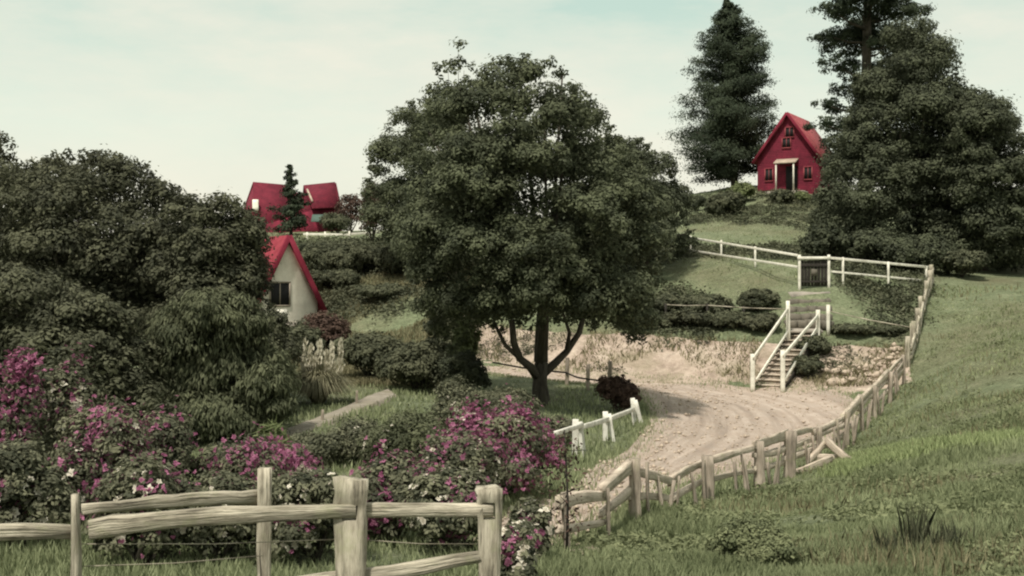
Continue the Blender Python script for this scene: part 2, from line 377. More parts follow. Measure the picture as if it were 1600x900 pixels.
def shrub(name, label, cat, px, ptop, hw, d, n, L, mat, group=None, lump=6, asp=.5, flowers=(), depth=1., droop=0., cl=.4, stems=True, zb=None, **kw):
    bp=P(px,450,d); z=G(bp[0],bp[1]) if zb is None else zb; bp[2]=z
    ztop=H+(450-ptop)/F*d; h=max(ztop-z,.25); w=hw/F*d
    root=empty(name,bp); tag(root,label,cat,group); B=[]
    for k in range(lump):
        a=random.uniform(0,2*math.pi); q=random.uniform(.1,.72)**.8; r=random.uniform(.34,.5)
        zz=h*random.uniform(.3,.74)*(1-.25*q); 
        B.append((bp+np.array([math.cos(a)*q*w,math.sin(a)*q*w*depth,zz]),np.array([w*r,w*r*depth,min(h-zz,h*.42)])))
    B.append((bp+np.array([0,0,h*.45]),np.array([w*.62,w*.62*depth,h*.53])))
    p,nn,t=blob_leaves(B,n,cl=cl,dens=4,**kw); 
    g=G0(p[:,0],p[:,1]); ok=p[:,2]>g-.02; p,nn,t=p[ok],nn[ok],t[ok]
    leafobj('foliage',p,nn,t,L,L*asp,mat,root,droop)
    if stems:
        m=MB()
        for k in range(6):
            q=B[k%len(B)][0]; s=bp+np.array([random.uniform(-.15,.15)*w,random.uniform(-.15,.15)*w,-.1])
            m.tube([s,s+(q-s)*.5+rng.normal(size=3)*.05,q],.025+.012*h,.008+.004*h,5)
        m.build('stem','bark',root)
    for fn,fm,cnt,size,spread in flowers:
        flower_part(fn,fm,cnt,size,B,root,spread)
    return root
def flower_part(fn, fm, cnt, size, B, root, spread='clump', petals=6):
    """blossoms: each a cup of petals standing a little proud of the leaves"""
    C=np.array([b[0] for b in B]); Rr=np.array([b[1] for b in B])
    if spread=='clump':
        nc=max(3,cnt//24); bi=rng.integers(0,len(B),nc); d=unit(rng.normal(size=(nc,3))); d[:,2]=np.abs(d[:,2])*1.1; d[:,1]-=.25; d=unit(d)
        cc=C[bi]+d*Rr[bi]*1.0; li=rng.integers(0,nc,cnt)
        c=cc[li]+rng.normal(size=(cnt,3))*(Rr[bi][li].mean(1)*.26)[:,None]; dd=unit(d[li]+rng.normal(size=(cnt,3))*.5)
    else:
        bi=rng.integers(0,len(B),cnt); d=unit(rng.normal(size=(cnt,3))); d[:,2]=np.abs(d[:,2])*.8; d=unit(d+np.array([0,-.3,0]))
        c=C[bi]+d*Rr[bi]*rng.uniform(.98,1.12,(cnt,1)); dd=d
    g=G0(c[:,0],c[:,1])+.05; c[:,2]=np.maximum(c[:,2],g)
    sz=size*rng.uniform(.6,1.3,cnt)
    pc=np.repeat(c,petals,0); ps=np.repeat(sz,petals)[:,None]; pd=np.repeat(dd,petals,0)
    rv=unit(rng.normal(size=pc.shape)); tang=unit(rv-(rv*pd).sum(-1,keepdims=True)*pd)
    p=pc+tang*ps*.42+pd*ps*.12; nn=unit(pd*.8-tang*.55)
    t=np.clip(np.repeat(rng.uniform(0,1,cnt),petals)*.7+rng.uniform(0,.3,len(p)),0,1)
    n_=unit(nn); v=np.cross(n_,tang); Lp=ps*1.05; Wp=ps*.9
    vs=np.stack([p-tang*Lp/2,p+v*Wp/2,p+tang*Lp/2,p-v*Wp/2],1).reshape(-1,3); k=len(p)
    return mesh_np(fn,vs,np.arange(4*k),np.full(k,4),fm,root,tint=t,off=wloc(root))
def blades(name, xy, hgt, wid, mat, parent=None, lean=.35, tint=None, z=None, segs=2):
    k=len(xy); z=G0(xy[:,0],xy[:,1]) if z is None else z
    b=np.column_stack([xy,z-.02]); a=rng.uniform(0,2*np.pi,k); dr=np.column_stack([np.cos(a),np.sin(a),np.zeros(k)])
    s=np.column_stack([-np.sin(a),np.cos(a),np.zeros(k)])
    a2=rng.uniform(0,2*np.pi,k); s=np.column_stack([np.cos(a2),np.sin(a2),np.zeros(k)])
    h=hgt*rng.uniform(.55,1.3,k); le=lean*rng.uniform(.2,1.4,k)*h
    mid=b+dr*(le*.35)[:,None]; mid[:,2]+=h*.58; tip=b+dr*le[:,None]; tip[:,2]+=h
    w=(wid*rng.uniform(.6,1.3,k))[:,None]*s
    vs=np.stack([b-w/2,b+w/2,mid+w*.38,tip,mid-w*.38],1).reshape(-1,3)
    t=rng.uniform(0,1,k) if tint is None else tint
    off=None if parent is None else wloc(parent)
    return mesh_np(name,vs,np.arange(5*k),np.full(k,5),mat,parent,tint=t,off=off)

# ------------------------------------------------------------------ setting: ground, road, bank, path
rin=edge(ROAD_IN,140); rout=edge(ROAD_OUT,140); POLY_ROAD=[tuple(p) for p in rin]+[tuple(p) for p in rout[::-1]]
blo=edge(BANK_LO[:-1],120); bhi=edge(BANK_HI[:-1],120); POLY_BANK=[tuple(p) for p in blo]+[tuple(p) for p in bhi[::-1]]
plo=edge(PATH_LO,50); phi_=edge(PATH_HI,50); POLY_PATH=[tuple(p) for p in plo]+[tuple(p) for p in phi_[::-1]]
def axis(lo, hi, st, far):
    a=list(np.arange(lo,hi+1e-6,st)); s=st; x=hi; right=[]; 
    while x<far: s*=1.25; x+=s; right.append(x)
    s=st; x=lo; left=[]
    while x>-far: s*=1.25; x-=s; left.append(x)
    return np.array(left[::-1]+a+right)
gx=axis(-48,48,.42,2500); gy=axis(3,112,.42,2500)
X,Y=np.meshgrid(gx,gy); Z=G0(X,Y)
near=(np.abs(X)<60)&(Y>-10)&(Y<130)
Z+=near*(.05*_wav(X,Y,1.7,.4)+.09*_wav(X,Y,.55,1.9))
low=np.zeros(X.shape,bool)
for pl in (POLY_ROAD,POLY_BANK,POLY_PATH): low|=inpoly(X,Y,pl)
Z=np.where(low,G0(X,Y)-.16,Z)
ny,nx=X.shape; idx=np.arange(nx*ny).reshape(ny,nx)
q=np.stack([idx[:-1,:-1],idx[:-1,1:],idx[1:,1:],idx[1:,:-1]],-1).reshape(-1,4)
o=mesh_np('ground',np.stack([X,Y,Z],-1).reshape(-1,3),q.ravel(),np.full(len(q),4),'ground',smooth=True); tag(o,kind='structure')
def loft(name, a, b, nu, mat, hf, kind='structure', lift=.03):
    n=len(a); u=np.linspace(0,1,nu)[None,:,None]; xy=a[:,None]*(1-u)+b[:,None]*u
    z=G0(xy[...,0],xy[...,1])
    vl=np.concatenate([[0],np.cumsum(np.linalg.norm(np.diff((a+b)/2,axis=0),axis=1))])
    wd=np.linalg.norm(a-b,axis=1)
    uu=np.broadcast_to(u[...,0],z.shape); vv=np.broadcast_to(vl[:,None],z.shape)
    ed=np.minimum(uu,1-uu)
    z=z+lift+hf(xy[...,0],xy[...,1],uu,vv)-np.where(ed<1e-6,.22,0)
    v=np.concatenate([xy,z[...,None]],-1).reshape(-1,3)
    g=np.stack([uu*wd[:,None],vv,np.zeros_like(uu)],-1).reshape(-1,3)
    id_=np.arange(n*nu).reshape(n,nu); q=np.stack([id_[:-1,:-1],id_[:-1,1:],id_[1:,1:],id_[1:,:-1]],-1).reshape(-1,4)
    o=mesh_np(name,v,q.ravel(),np.full(len(q),4),mat,grain=g,smooth=True); tag(o,kind=kind); return o
def road_h(x,y,u,v):
    r=np.zeros_like(u)
    for c,wd in ((.14,.014),(.25,.02),(.34,.012),(.46,.018),(.55,.012),(.66,.02),(.79,.014),(.88,.016)): r-=.05*np.exp(-((u-c-.04*np.sin(v*.21+c*9)-.015*np.sin(v*.9+c*31))/wd)**2)*(.6+.4*np.sin(v*.5+c*17))
    return r+.025*_wav(x,y,3.1,.2)+.018*_wav(x,y,7.3,1.2)
loft('road',rin,rout,60,'road',road_h)
blo2=blo-np.array([0,.8]); loft('bank',blo2,bhi,26,'bank',lambda x,y,u,v: .10*_wav(x,y,1.3,.3)+.05*_wav(x,y,3.6,2.)+.025*_wav(x,y,8.5,1.))
loft('garden_path',plo,phi_,12,'path',lambda x,y,u,v:.015*_wav(x,y,4,.3))

# grass: one mass that nobody could count
def scatter(n, dmin, dmax, pxa, pxb, pw=1.2):
    u=rng.uniform(0,1,n); d=(dmin**(1-pw)+u*(dmax**(1-pw)-dmin**(1-pw)))**(1/(1-pw))
    px=rng.uniform(pxa,pxb,n); return np.column_stack([(px-800)/F*d,d])
def keep(xy, cond=None):
    ok=np.ones(len(xy),bool)
    for pl in (POLY_ROAD,POLY_BANK,POLY_PATH): ok&=~inpoly(xy[:,0],xy[:,1],pl)
    if cond is not None: ok&=cond(xy)
    return xy[ok]
fx=np.array([P(*t)[0] for t in FENCE]+[14.9,17.2,19.5,300]); fy=np.array([P(*t)[1] for t in FENCE]+[46.4,52,57.6,58.5])
def right_of_fence(xy): return xy[:,0]>np.interp(xy[:,1],fy,fx)-.15
def patchy(xy,s,k,th): return _wav(xy[:,0],xy[:,1],s,k)>th
xy=keep(scatter(400000,8,62,780,2200,1.75),lambda q:right_of_fence(q)|(q[:,1]<15.2))
hh=(.10+.13*np.clip(_wav(xy[:,0],xy[:,1],.8,.7)+.3,0,1.2))*np.clip(1.25-xy[:,1]/70,.5,1)
tn=np.clip(.45+.32*_wav(xy[:,0],xy[:,1],.5,2.2)+.3*_wav(xy[:,0],xy[:,1],1.9,.8)+rng.normal(size=len(xy))*.16,0,1); hh=hh*(1+.55*_wav(xy[:,0],xy[:,1],2.6,1.7))
tag(blades('meadow_grass',xy,hh,.009+xy[:,1]*.0008,'grass',tint=tn),'green grass of the sloping meadow right of the road','grass',kind='stuff')
xy=keep(scatter(34000,8,60,780,2200,1.6),lambda q:(right_of_fence(q)|(q[:,1]<15.2))&patchy(q,.62,4.4,.12))
tag(blades('dry_grass',xy,.24,.007+xy[:,1]*.0007,'grass_dry'),'straw coloured dry grass in patches on the right meadow','grass',kind='stuff')
xy=keep(scatter(150000,8,104,-300,1300,1.3),lambda q:~right_of_fence(q)|(q[:,1]<10))
tag(blades('garden_grass',xy,(.17+.1*np.clip(_wav(xy[:,0],xy[:,1],.7,1.)+.3,0,1))*np.clip(1.3-xy[:,1]/60,.45,1),.012+xy[:,1]*.0008,'grass'),'rough grass on the garden floor and the hillside left of the road','grass',kind='stuff')
xy=scatter(40000,44,63,640,1420,1.1); sl=inpoly(xy[:,0],xy[:,1],POLY_BANK)&patchy(xy,.9,.5,-.05); xy=xy[sl]
tag(blades('bank_grass',xy,.22,.04,'grass_dry',lean=.8),'tufts of dry grass hanging on the clay bank','grass',kind='stuff')
xy=keep(scatter(60000,42,74,440,740,1.1),lambda q:patchy(q,.35,1.1,-.55))
tag(blades('slope_grass',xy,.20,.05,'grass_dry'),'pale dry grass on the open slope left of the central tree','grass',kind='stuff')
xy=keep(scatter(8000,8.5,60,780,2200,1.35),lambda q:(right_of_fence(q)|(q[:,1]<15))&patchy(q,.9,2.9,.0))
nw=14; c=np.repeat(xy,nw,0)+rng.normal(size=(len(xy)*nw,2))*.10; z=G0(c[:,0],c[:,1])+rng.uniform(.03,.16,len(c))
p_=np.column_stack([c,z]); vs=leaf_arrays(p_,rng.normal(size=p_.shape)*.6+np.array([0,0,1.]),.09,.05)
tag(mesh_np('meadow_weeds',vs,np.arange(len(vs)),np.full(len(p_),4),'leaf_weed',tint=np.repeat(rng.uniform(.2,1,len(xy)),nw)),'low broad leaved weeds scattered through the right meadow','weeds',kind='stuff')
def ground_cover(name,label,xy,nw,sp,hgt,L,mat):
    c=np.repeat(xy,nw,0)+rng.normal(size=(len(xy)*nw,2))*sp; rr=np.linalg.norm(c-np.repeat(xy,nw,0),axis=1)
    z=G0(c[:,0],c[:,1])+.03+hgt*np.repeat(rng.uniform(.4,1.3,len(xy)),nw)*np.exp(-(rr/sp/1.4)**2)*rng.uniform(.5,1,len(c)); p_=np.column_stack([c,z])
    nn=np.column_stack([(c-np.repeat(xy,nw,0))/sp*.5,np.ones(len(c))])+rng.normal(size=p_.shape)*.5; vs=leaf_arrays(p_,nn,L,L*.55)
    tag(mesh_np(name,vs,np.arange(len(vs)),np.full(len(p_),4),mat,tint=np.clip(np.repeat(rng.uniform(0,1,len(xy)),nw)*.8+rng.uniform(0,.2,len(p_)),0,1)),label,'ground cover',kind='stuff')
ground_cover('terrace_scrub','dark low scrub dotted over the terrace lawn and the hilltop slope',keep(scatter(1500,49,98,980,1460,1.1),lambda q:(~right_of_fence(q))&patchy(q,.28,.9,-.15)),60,.35,.35,.17,'leaf_hedge')
ground_cover('slope_scrub','dark low scrub over the left hillside below the far white fence',keep(scatter(550,58,84,420,760,1.1),lambda q:patchy(q,.22,2.9,-.25)),60,.45,.5,.2,'leaf_hedge')
ground_cover('bank_scrub','low green scrub creeping over the clay bank',(lambda q:q[inpoly(q[:,0],q[:,1],POLY_BANK)&patchy(q,.8,1.5,.22)])(scatter(1500,45,58,700,1420,1.1)),40,.18,.2,.10,'leaf_hedge')
ei=np.concatenate([rin+rng.normal(size=rin.shape)*.25 for k in range(50)]+[rout+rng.normal(size=rout.shape)*.3 for k in range(50)]); ei=ei[rng.uniform(0,1,len(ei))<.75]
tag(blades('verge_grass',ei,.15,.022,'grass',tint=rng.uniform(.2,1,len(ei))),'ragged grass along both verges of the dirt road','grass',kind='stuff')
npb=2600; t_=rng.uniform(0,1,npb); u_=rng.uniform(.02,.98,npb); ii=(t_*(len(rin)-1)).astype(int); c=rin[ii]*(1-u_)[:,None]+rout[ii]*u_[:,None]+rng.normal(size=(npb,2))*.2
rr=rng.choice([.02,.03,.045,.07],npb,p=[.4,.35,.2,.05]); z=G0(c[:,0],c[:,1])+.03+rr*.2
oc=np.array([(1,0,0),(0,1,0),(-1,0,0),(0,-1,0),(0,0,.7),(0,0,-.7)]); vs=(np.column_stack([c,z])[:,None]+oc[None]*rr[:,None,None]*rng.uniform(.6,1.4,(npb,6,1))).reshape(-1,3)
fi=np.array([(0,1,4),(1,2,4),(2,3,4),(3,0,4),(1,0,5),(2,1,5),(3,2,5),(0,3,5)]); lp=(np.arange(npb)[:,None,None]*6+fi[None]).ravel()
tag(mesh_np('road_gravel',vs,lp,np.full(npb*8,3),'rubble'),'loose gravel lying on the dirt road','gravel',kind='stuff')
# lime strip of fresh grass on the meadow
a=edge([(1300,722,30.5),(1340,712,30.5),(1420,712,29),(1480,704,28),(1600,668,26.8)],40); b=edge([(1320,748,26.5),(1370,736,26.8),(1430,724,27),(1480,714,27),(1600,674,26.0)],40)
pl=[tuple(p) for p in a]+[tuple(p) for p in b[::-1]]
xy=scatter(60000,24,33,1290,1610,1.1); xy=xy[inpoly(xy[:,0],xy[:,1],pl)][:11000]; xy=xy+rng.normal(size=xy.shape)*np.array([.35,.22])*rng.uniform(0,1.4,(len(xy),1)); xy=xy[right_of_fence(xy)]
tag(blades('lime_grass',xy,.2,.035,'grass_lime'),'bright lime green strip of grass running right from the fence','grass',kind='stuff')

# ------------------------------------------------------------------ fences
def fence(name,label,cat,base): r=empty(name,base); tag(r,label,cat); return r
def slotted_post(root, c, w, t, z0, z1, hz, hh, hw, name='post', lean=0.):
    """split slab post with a mortise cut through it"""
    m=MB(); xs=[-w/2,-hw/2,hw/2,w/2]; zs=sorted([z0,z0+(hz-hh/2-z0)*.5,hz-hh/2,hz+hh/2,(hz+hh/2+z1)/2,z1])
    fl={}
    def vid(i,k,j):
        if (i,k,j) not in fl:
            x=xs[i]*(1+.25*(zs[j]-z0)/(z1-z0)-.12)+random.uniform(-.012,.012)+lean*(zs[j]-z0); y=(k-.5)*t*(1+random.uniform(-.08,.08))
            fl[(i,k,j)]=(c[0]+x,c[1]+y,zs[j]+(random.uniform(-.025,.025) if j==5 else 0)); 
        return (i,k,j)
    F_=[]; hole=(1,2)
    for i in range(3):
        for j in range(5):
            if (i,j)==hole: 
                F_+= [[vid(1,0,2),vid(1,1,2),vid(1,1,3),vid(1,0,3)],[vid(2,0,2),vid(2,0,3),vid(2,1,3),vid(2,1,2)],[vid(1,0,2),vid(2,0,2),vid(2,1,2),vid(1,1,2)],[vid(1,0,3),vid(1,1,3),vid(2,1,3),vid(2,0,3)]]; continue
            F_.append([vid(i,0,j),vid(i+1,0,j),vid(i+1,0,j+1),vid(i,0,j+1)]); F_.append([vid(i,1,j),vid(i,1,j+1),vid(i+1,1,j+1),vid(i+1,1,j)])
    for j in range(5):
        F_.append([vid(0,0,j),vid(0,0,j+1),vid(0,1,j+1),vid(0,1,j)]); F_.append([vid(3,0,j),vid(3,1,j),vid(3,1,j+1),vid(3,0,j+1)])
    for i in range(3): F_.append([vid(i,0,5),vid(i+1,0,5),vid(i+1,1,5),vid(i,1,5)])
    ks=list(fl); ix={k:n for n,k in enumerate(ks)}; r0=random.uniform(0,40)
    m.add([fl[k] for k in ks],[[ix[q] for q in f] for f in F_],[(fl[k][0]-c[0]+r0,fl[k][1]-c[1],fl[k][2]+r0) for k in ks])
    return m.build(name,'weathered',root)
# front split rail fence
b0=P(120,985,10); b0[2]=G(b0[0],b0[1])
FR=fence('split_rail_fence','weathered grey split rail fence with slotted posts along the bottom left foreground','fence',b0)
def gz(p): return G(p[0],p[1])
pA=P(122,800,9.7); pC=P(548,780,10.0); pD=P(764,780,10.2); pL=P(-330,800,9.5)
m=MB(); m.timber((pA[0],pA[1],gz(pA)-.2),P(118,772,9.7),.085,.11,8,.16,.35); m.build('post','weathered',FR)
slotted_post(FR,pC,.235,.10,gz(pC)-.2,P(0,748,10)[2],P(0,800,10)[2],.12,.10,lean=.0)
slotted_post(FR,pD,.185,.12,gz(pD)-.2,P(0,761,10.2)[2],P(0,797,10.2)[2],.14,.09)
pL0=P(-330,870,9.5); slotted_post(FR,pL0,.2,.1,gz(pL0)-.2,P(0,770,9.5)[2],P(0,830,9.5)[2],.13,.09)
m=MB(); m.timber(P(-330,852,9.5),P(112,830,9.75),.14,.18,10,.24,.25,bow=.03); m.build('rail','weathered',FR)
m=MB(); m.timber(P(140,826,9.66),P(556,798,9.99),.12,.165,12,.2,.35,bow=.03); m.build('rail','weathered',FR)
m=MB(); m.timber(P(540,796,10.03),P(770,796,10.2),.09,.115,8,.12,.05); m.build('rail','weathered',FR)
m=MB(); m.timber(P(300,930,9.85),P(758,866,10.18),.10,.17,9,.22,.45,bow=-.03); m.build('rail','weathered',FR)
m=MB()
for (a,b_) in (((122,850,9.75),(548,842,10.06)),((548,842,10.06),(764,850,10.28)),((122,885,9.75),(412,868,10.7))):
    m.tube([P(*a),(P(*a)+P(*b_))/2-np.array([0,0,.02]),P(*b_)],.004,.004,5,.0)
m.build('wire','weathered',FR)
# rail and post standing behind it
pB=P(412,770,11.0); r=fence('rear_rail_fence','short weathered fence of one post and one rail behind the front fence','fence',(pB[0],pB[1],gz(pB)))
m=MB(); m.timber((pB[0],pB[1],gz(pB)-.2),P(414,731,11),.115,.1,8,.14,-.1); m.build('post','weathered',r)
m=MB(); m.timber(P(404,777,11.02),P(128,797,10.3),.10,.14,10,.22,.3,bow=.02); m.build('rail','weathered',r)

# rustic roadside fence
fb=[P(*t) for t in FENCE]
for q_ in fb: q_[2]=gz(q_)
RF=fence('roadside_fence','rustic brown split post and rail fence following the right side of the dirt road','fence',fb[0])
hts=[.8,.72,1.0,.62,.86,1.0,1.1,.95,1.05,1.1,1.0,1.05,1.1]; wd=[.1,.06,.2,.06,.22,.2,.26,.13,.14,.14,.16,.15,.13]
for q_,h_,w_ in zip(fb,hts,wd):
    m=MB(); m.timber(q_-np.array([0,0,.2]),q_+np.array([random.uniform(-.06,.06),0,h_]),w_,w_*.8,6,.18,.12); m.build('post','oldwood',RF)
for i in range(len(fb)-1):
    a,c=fb[i],fb[i+1]; nrm=np.array([-.09,.0,0])
    for z_,w_ in (((.80,.16),(.36,.14),(.6,.10)) if i>4 else ((.80,.16),(.40,.12))):
        m=MB(); m.timber(a+nrm+(a-c)*.06+np.array([0,0,z_*hts[i]/.9+random.uniform(-.06,.06)]),c+nrm+(c-a)*.06+np.array([0,0,z_*hts[i+1]/.9+random.uniform(-.08,.08)]),.09,w_,6,.22,random.choice((-.3,.3)),bow=random.uniform(-.04,.05)); m.build('rail','palewood',RF)
for i in range(2,len(fb)-1):      # odd stakes driven between the posts
    for k in range(3):
        t=random.uniform(.15,.85); q_=fb[i]*(1-t)+fb[i+1]*t; q_[2]=gz(q_)
        m=MB(); m.timber(q_+np.array([.07,0,-.15]),q_+np.array([.07+random.uniform(-.15,.15),random.uniform(-.1,.1),random.uniform(.5,.95)]),.05,.07,4,.2,.2); m.build('stake','oldwood',RF)
q_=P(885,868,14.6); st=empty('dead_sapling',(q_[0],q_[1],gz(q_))); tag(st,'thin dead sapling stick at the near end of the roadside fence','plant')
m=MB(); p0=np.array([q_[0],q_[1],gz(q_)-.1]); p1=P(882,672,14.6); m.tube([p0,(p0+p1)/2+np.array([.03,0,0]),p1],.022,.008,5)
for k in range(7):
    s=p0+(p1-p0)*random.uniform(.35,.9); m.tube([s,s+np.array([random.uniform(-.1,.12),0,.08]),s+np.array([random.uniform(-.2,.3),random.uniform(-.1,.1),random.uniform(-.05,.2)])],.008,.003,4)
m.build('stem','darkwood',st)
nl=220; t_=rng.uniform(.25,1,nl); c_=p0+(p1-p0)*t_[:,None]+rng.normal(size=(nl,3))*np.array([.12,.08,.06]); leafobj('foliage',c_,rng.normal(size=(nl,3)),rng.uniform(0,.8,nl),.07,.03,'leaf_red',st)
q_=P(1285,728,29.5); fr=fence('fallen_rails','broken rails leaning in a dark heap against the roadside fence','rails',(q_[0],q_[1],gz(q_)))
for a,c,w_ in (((1262,722,29.6),(1292,689,30.2),.16),((1290,688,30.1),(1328,722,29.2),.2),((1246,738,28.6),(1300,716,29.3),.16),((1268,716,29.9),(1318,716,29.8),.18)):
    m=MB(); m.timber(P(*a),P(*c),.07,w_,5,.2); m.build('rail','palewood',fr)
m=MB()
# hill fence running up the slope
HFp=[(1419,566,46.3),(1428,542,47.8),(1434,520,49.6),(1440,500,51.8),(1445,482,53.5),(1450,466,55.2),(1456,448,57.6)]
hb=[P(*t) for t in HFp]
for q_ in hb: q_[2]=gz(q_)
HF=fence('hill_fence','pale rough timber fence climbing the slope to the right end of the white fence','fence',hb[0])
for q_ in hb:
    m=MB(); m.timber(q_-np.array([0,0,.2]),q_+np.array([random.uniform(-.1,.1),0,random.uniform(.9,1.2)]),.17,.15,5,.2); m.build('post','weathered',HF)
for i in range(len(hb)-1):
    for z_ in (.3,.7):
        m=MB(); m.timber(hb[i]+np.array([.1,0,z_+random.uniform(-.08,.08)]),hb[i+1]+np.array([.1,.1,z_+random.uniform(-.08,.08)]),.08,.16,4,.2); m.build('rail','weathered',HF)

# short white fence on the inside of the bend
wf=[(905,716,27.4),(952,694,30.4),(998,672,34)]
wbp=[P(*t) for t in wf]
for q_ in wbp: q_[2]=gz(q_)
WF=fence('white_bend_fence','low white rail fence with three stubby posts on the inside of the road bend','fence',wbp[0])
for q_,tp in zip(wbp,((902,655,27.4),(948,643,30.4),(990,622,34))):
    for s_ in (-.1,.12):
        m=MB(); t_=P(*tp); m.timber((q_[0]+s_,q_[1],q_[2]-.2),(t_[0]+s_*.35,t_[1],t_[2]-(0 if s_<0 else .06)),.13,.12,5,.12); m.build('post','greywhite',WF)
m=MB(); m.timber(P(866,678,25.2),P(910,664,27.3),.07,.10,4,.1); m.build('rail','greywhite',WF)
for i,(a,c) in enumerate((((905,668,27.3),(950,655,30.3)),((948,656,30.3),(990,640,33.9)))):
    m=MB(); m.timber(P(*a),P(*c),.07,.11,4,.1); m.build('rail','greywhite',WF)
# dark posts and wire in the shade behind the big tree
dp=[(885,608,43.3),(918,611,42.6),(952,606,43.2)]
DF=fence('dark_post_fence','dark posts with a sagging rail in the shade right of the big tree trunk','fence',(*P(*dp[0])[:2],gz(P(*dp[0]))))
for i,t in enumerate(dp):
    q_=P(*t); z=gz(q_); m=MB(); m.timber((q_[0],q_[1],z-.2),(q_[0]+.03,q_[1],z+(1.0,.85,.95)[i]),.14,.13,4,.15); m.build('post','oldwood',DF)
for a,c in (((770,566,45),(885,582,43.2)),((885,582,43.2),(918,592,42.5)),((918,592,42.5),(975,594,43))):
    m=MB(); m.timber(P(*a),P(*c),.05,.06,5,.1,bow=-.05,square=False); m.build('rail','darkwood',DF)

# white fences on the terrace, gate, steps and handrails
def white_fence(name,label,posts,rails,pw=.09):
    q0=P(*posts[0][0]); r=fence(name,label,'fence',(q0[0],q0[1],gz(q0)))
    for b_,tp in posts:
        q_=P(*b_); m=MB(); m.timber((q_[0],q_[1],min(gz(q_),q_[2])-.2),P(tp[0],tp[1],b_[2]),pw,pw,3,.05); m.build('post','white',r)
    for a,c,w_ in rails:
        m=MB(); m.timber(P(*a),P(*c),.045,w_,4,.06); m.build('rail','white',r)
    return r
white_fence('white_rail_fence','white post and rail fence on the lawn left of the dark gate',
  [((1079,398,65.5),(1079,368)),((1127,405,63),(1127,375)),((1180,414,59),(1180,385)),],
  [((1077,371,65.4),(1246,399,54.2),.11),((1077,391,65.4),(1246,417,54.2),.10)])
white_fence('white_rail_fence','white post and rail fence under the big trees right of the dark gate',
  [((1317,443,54.6),(1317,402)),((1388,445,56),(1388,409)),((1447,442,57.8),(1447,416))],
  [((1296,403,54.1),(1456,418,58),.11),((1296,424,54.1),(1440,438,57.6),.09)])
g0=P(1272,452,54); GT=empty('garden_gate',(g0[0],g0[1],gz(g0))); tag(GT,'dark close boarded garden gate between white posts at the top of the steps','gate')
for px in (1249,1295):
    q_=P(px,452,54); m=MB(); m.timber((q_[0],q_[1],gz(q_)-.2),P(px,398,54),.11,.11,4,.05); m.build('post','white',GT)
m=MB(); m.timber(P(1246,403,53.95),P(1298,403,53.95),.10,.12,4,.05); m.build('top_rail','white',GT)
m=MB()
for k in range(8):
    px=1253.5+k*5.2; m.timber(P(px,447,54.02),P(px,407+random.uniform(-1,1),54.02),.13,.035,3,.05)
m.timber(P(1251,415,53.97),P(1293,415,53.97),.03,.09,3,.04).timber(P(1251,440,53.97),P(1293,440,53.97),.03,.09,3,.04); m.build('board_panel','darkwood',GT)
m=MB(); m.slab([P(1267,431,53.9),P(1276,431,53.9),P(1277,421,53.9),P(1268,420,53.9)],.02); m.build('latch_plate','dark_stone',GT)
# steps up the bank
s0=P(1201,601,46.2); s1=P(1256,522,49.6); s0[2]=gz(s0)
ST=empty('plank_steps',s0); tag(ST,'dark plank steps climbing the bank between the two white handrails','steps')
ns=11; dirv=(s1-s0)[:2]; dirv=dirv/np.linalg.norm(dirv); sid=np.array([dirv[1],-dirv[0]])
for k in range(ns):
    t=(k+.5)/ns; c=s0*(1-t)+s1*t; hw=.55; dp_=.17
    a=[c[:2]-sid*hw-dirv*dp_,c[:2]+sid*hw-dirv*dp_,c[:2]+sid*hw+dirv*dp_,c[:2]-sid*hw+dirv*dp_]
    m=MB(); m.slab([(p_[0],p_[1],c[2]) for p_ in a],.05); m.build('tread','palewood',ST)
    m=MB(); m.slab([(a[0][0]+dirv[0]*.04,a[0][1]+dirv[1]*.04,c[2]-.2),(a[1][0]+dirv[0]*.04,a[1][1]+dirv[1]*.04,c[2]-.2),(a[1][0]+dirv[0]*.04,a[1][1]+dirv[1]*.04,c[2]-.005),(a[0][0]+dirv[0]*.04,a[0][1]+dirv[1]*.04,c[2]-.005)],-.03); m.build('riser','oldwood',ST)
for s_ in (-1,1):
    m=MB(); a=np.array([*(s0[:2]+sid*.6*s_),s0[2]-.1]); c=np.array([*(s1[:2]+sid*.6*s_),s1[2]]); m.timber(a,c,.06,.26,3,.04); m.build('stringer','darkwood',ST)
f0=P(1268,492,50.6); f0[2]=gz(f0); SF=empty('stone_steps',f0); tag(SF,'rough grey stone steps with a pale top slab below the dark gate','steps')
for k,(py,d_,hw) in enumerate(((500,50.3,.95),(490,51,.95),(478,51.8,.9),(467,52.6,.88),(456,53.4,.85))):
    c=P(1266,py,d_)
    m=MB()
    x=-hw
    while x<hw-.05:
        wv=min(random.uniform(.3,.6) if k<4 else 2*hw, hw-x); z1=c[2]+random.uniform(-.02,.02)
        m.timber((c[0]+x+.01,c[1]+.25,z1-.2),(c[0]+x+wv-.01,c[1]+.25,z1-.2+random.uniform(-.03,.03)),.75,.38,3,.1); x+=wv
    m.build('stone_step','stone' if k==4 else 'dark_stone',SF)
m=MB(); c=P(1256,516,49.9); m.slab([(c[0]-.65,c[1]-.5,c[2]-.1),(c[0]+.65,c[1]-.5,c[2]-.1),(c[0]+.75,c[1]+.7,c[2]),(c[0]-.55,c[1]+.7,c[2])],.1); m.build('landing','stone',SF)
def handrail(label,lo,hi,ra):
    q0=P(*lo[0]); r=empty('white_handrail',(q0[0],q0[1],gz(q0))); tag(r,label,'handrail')
    for b_,tp in (lo,hi):
        q_=P(*b_); m=MB(); m.timber((q_[0],q_[1],min(q_[2],gz(q_))-.15),P(tp[0],tp[1],b_[2]),.15,.13,4,.06); m.build('post','white',r)
    for a,c,w_ in ra:
        m=MB(); m.timber(P(*a),P(*c),.06,w_,4,.06); m.build('rail','white',r)
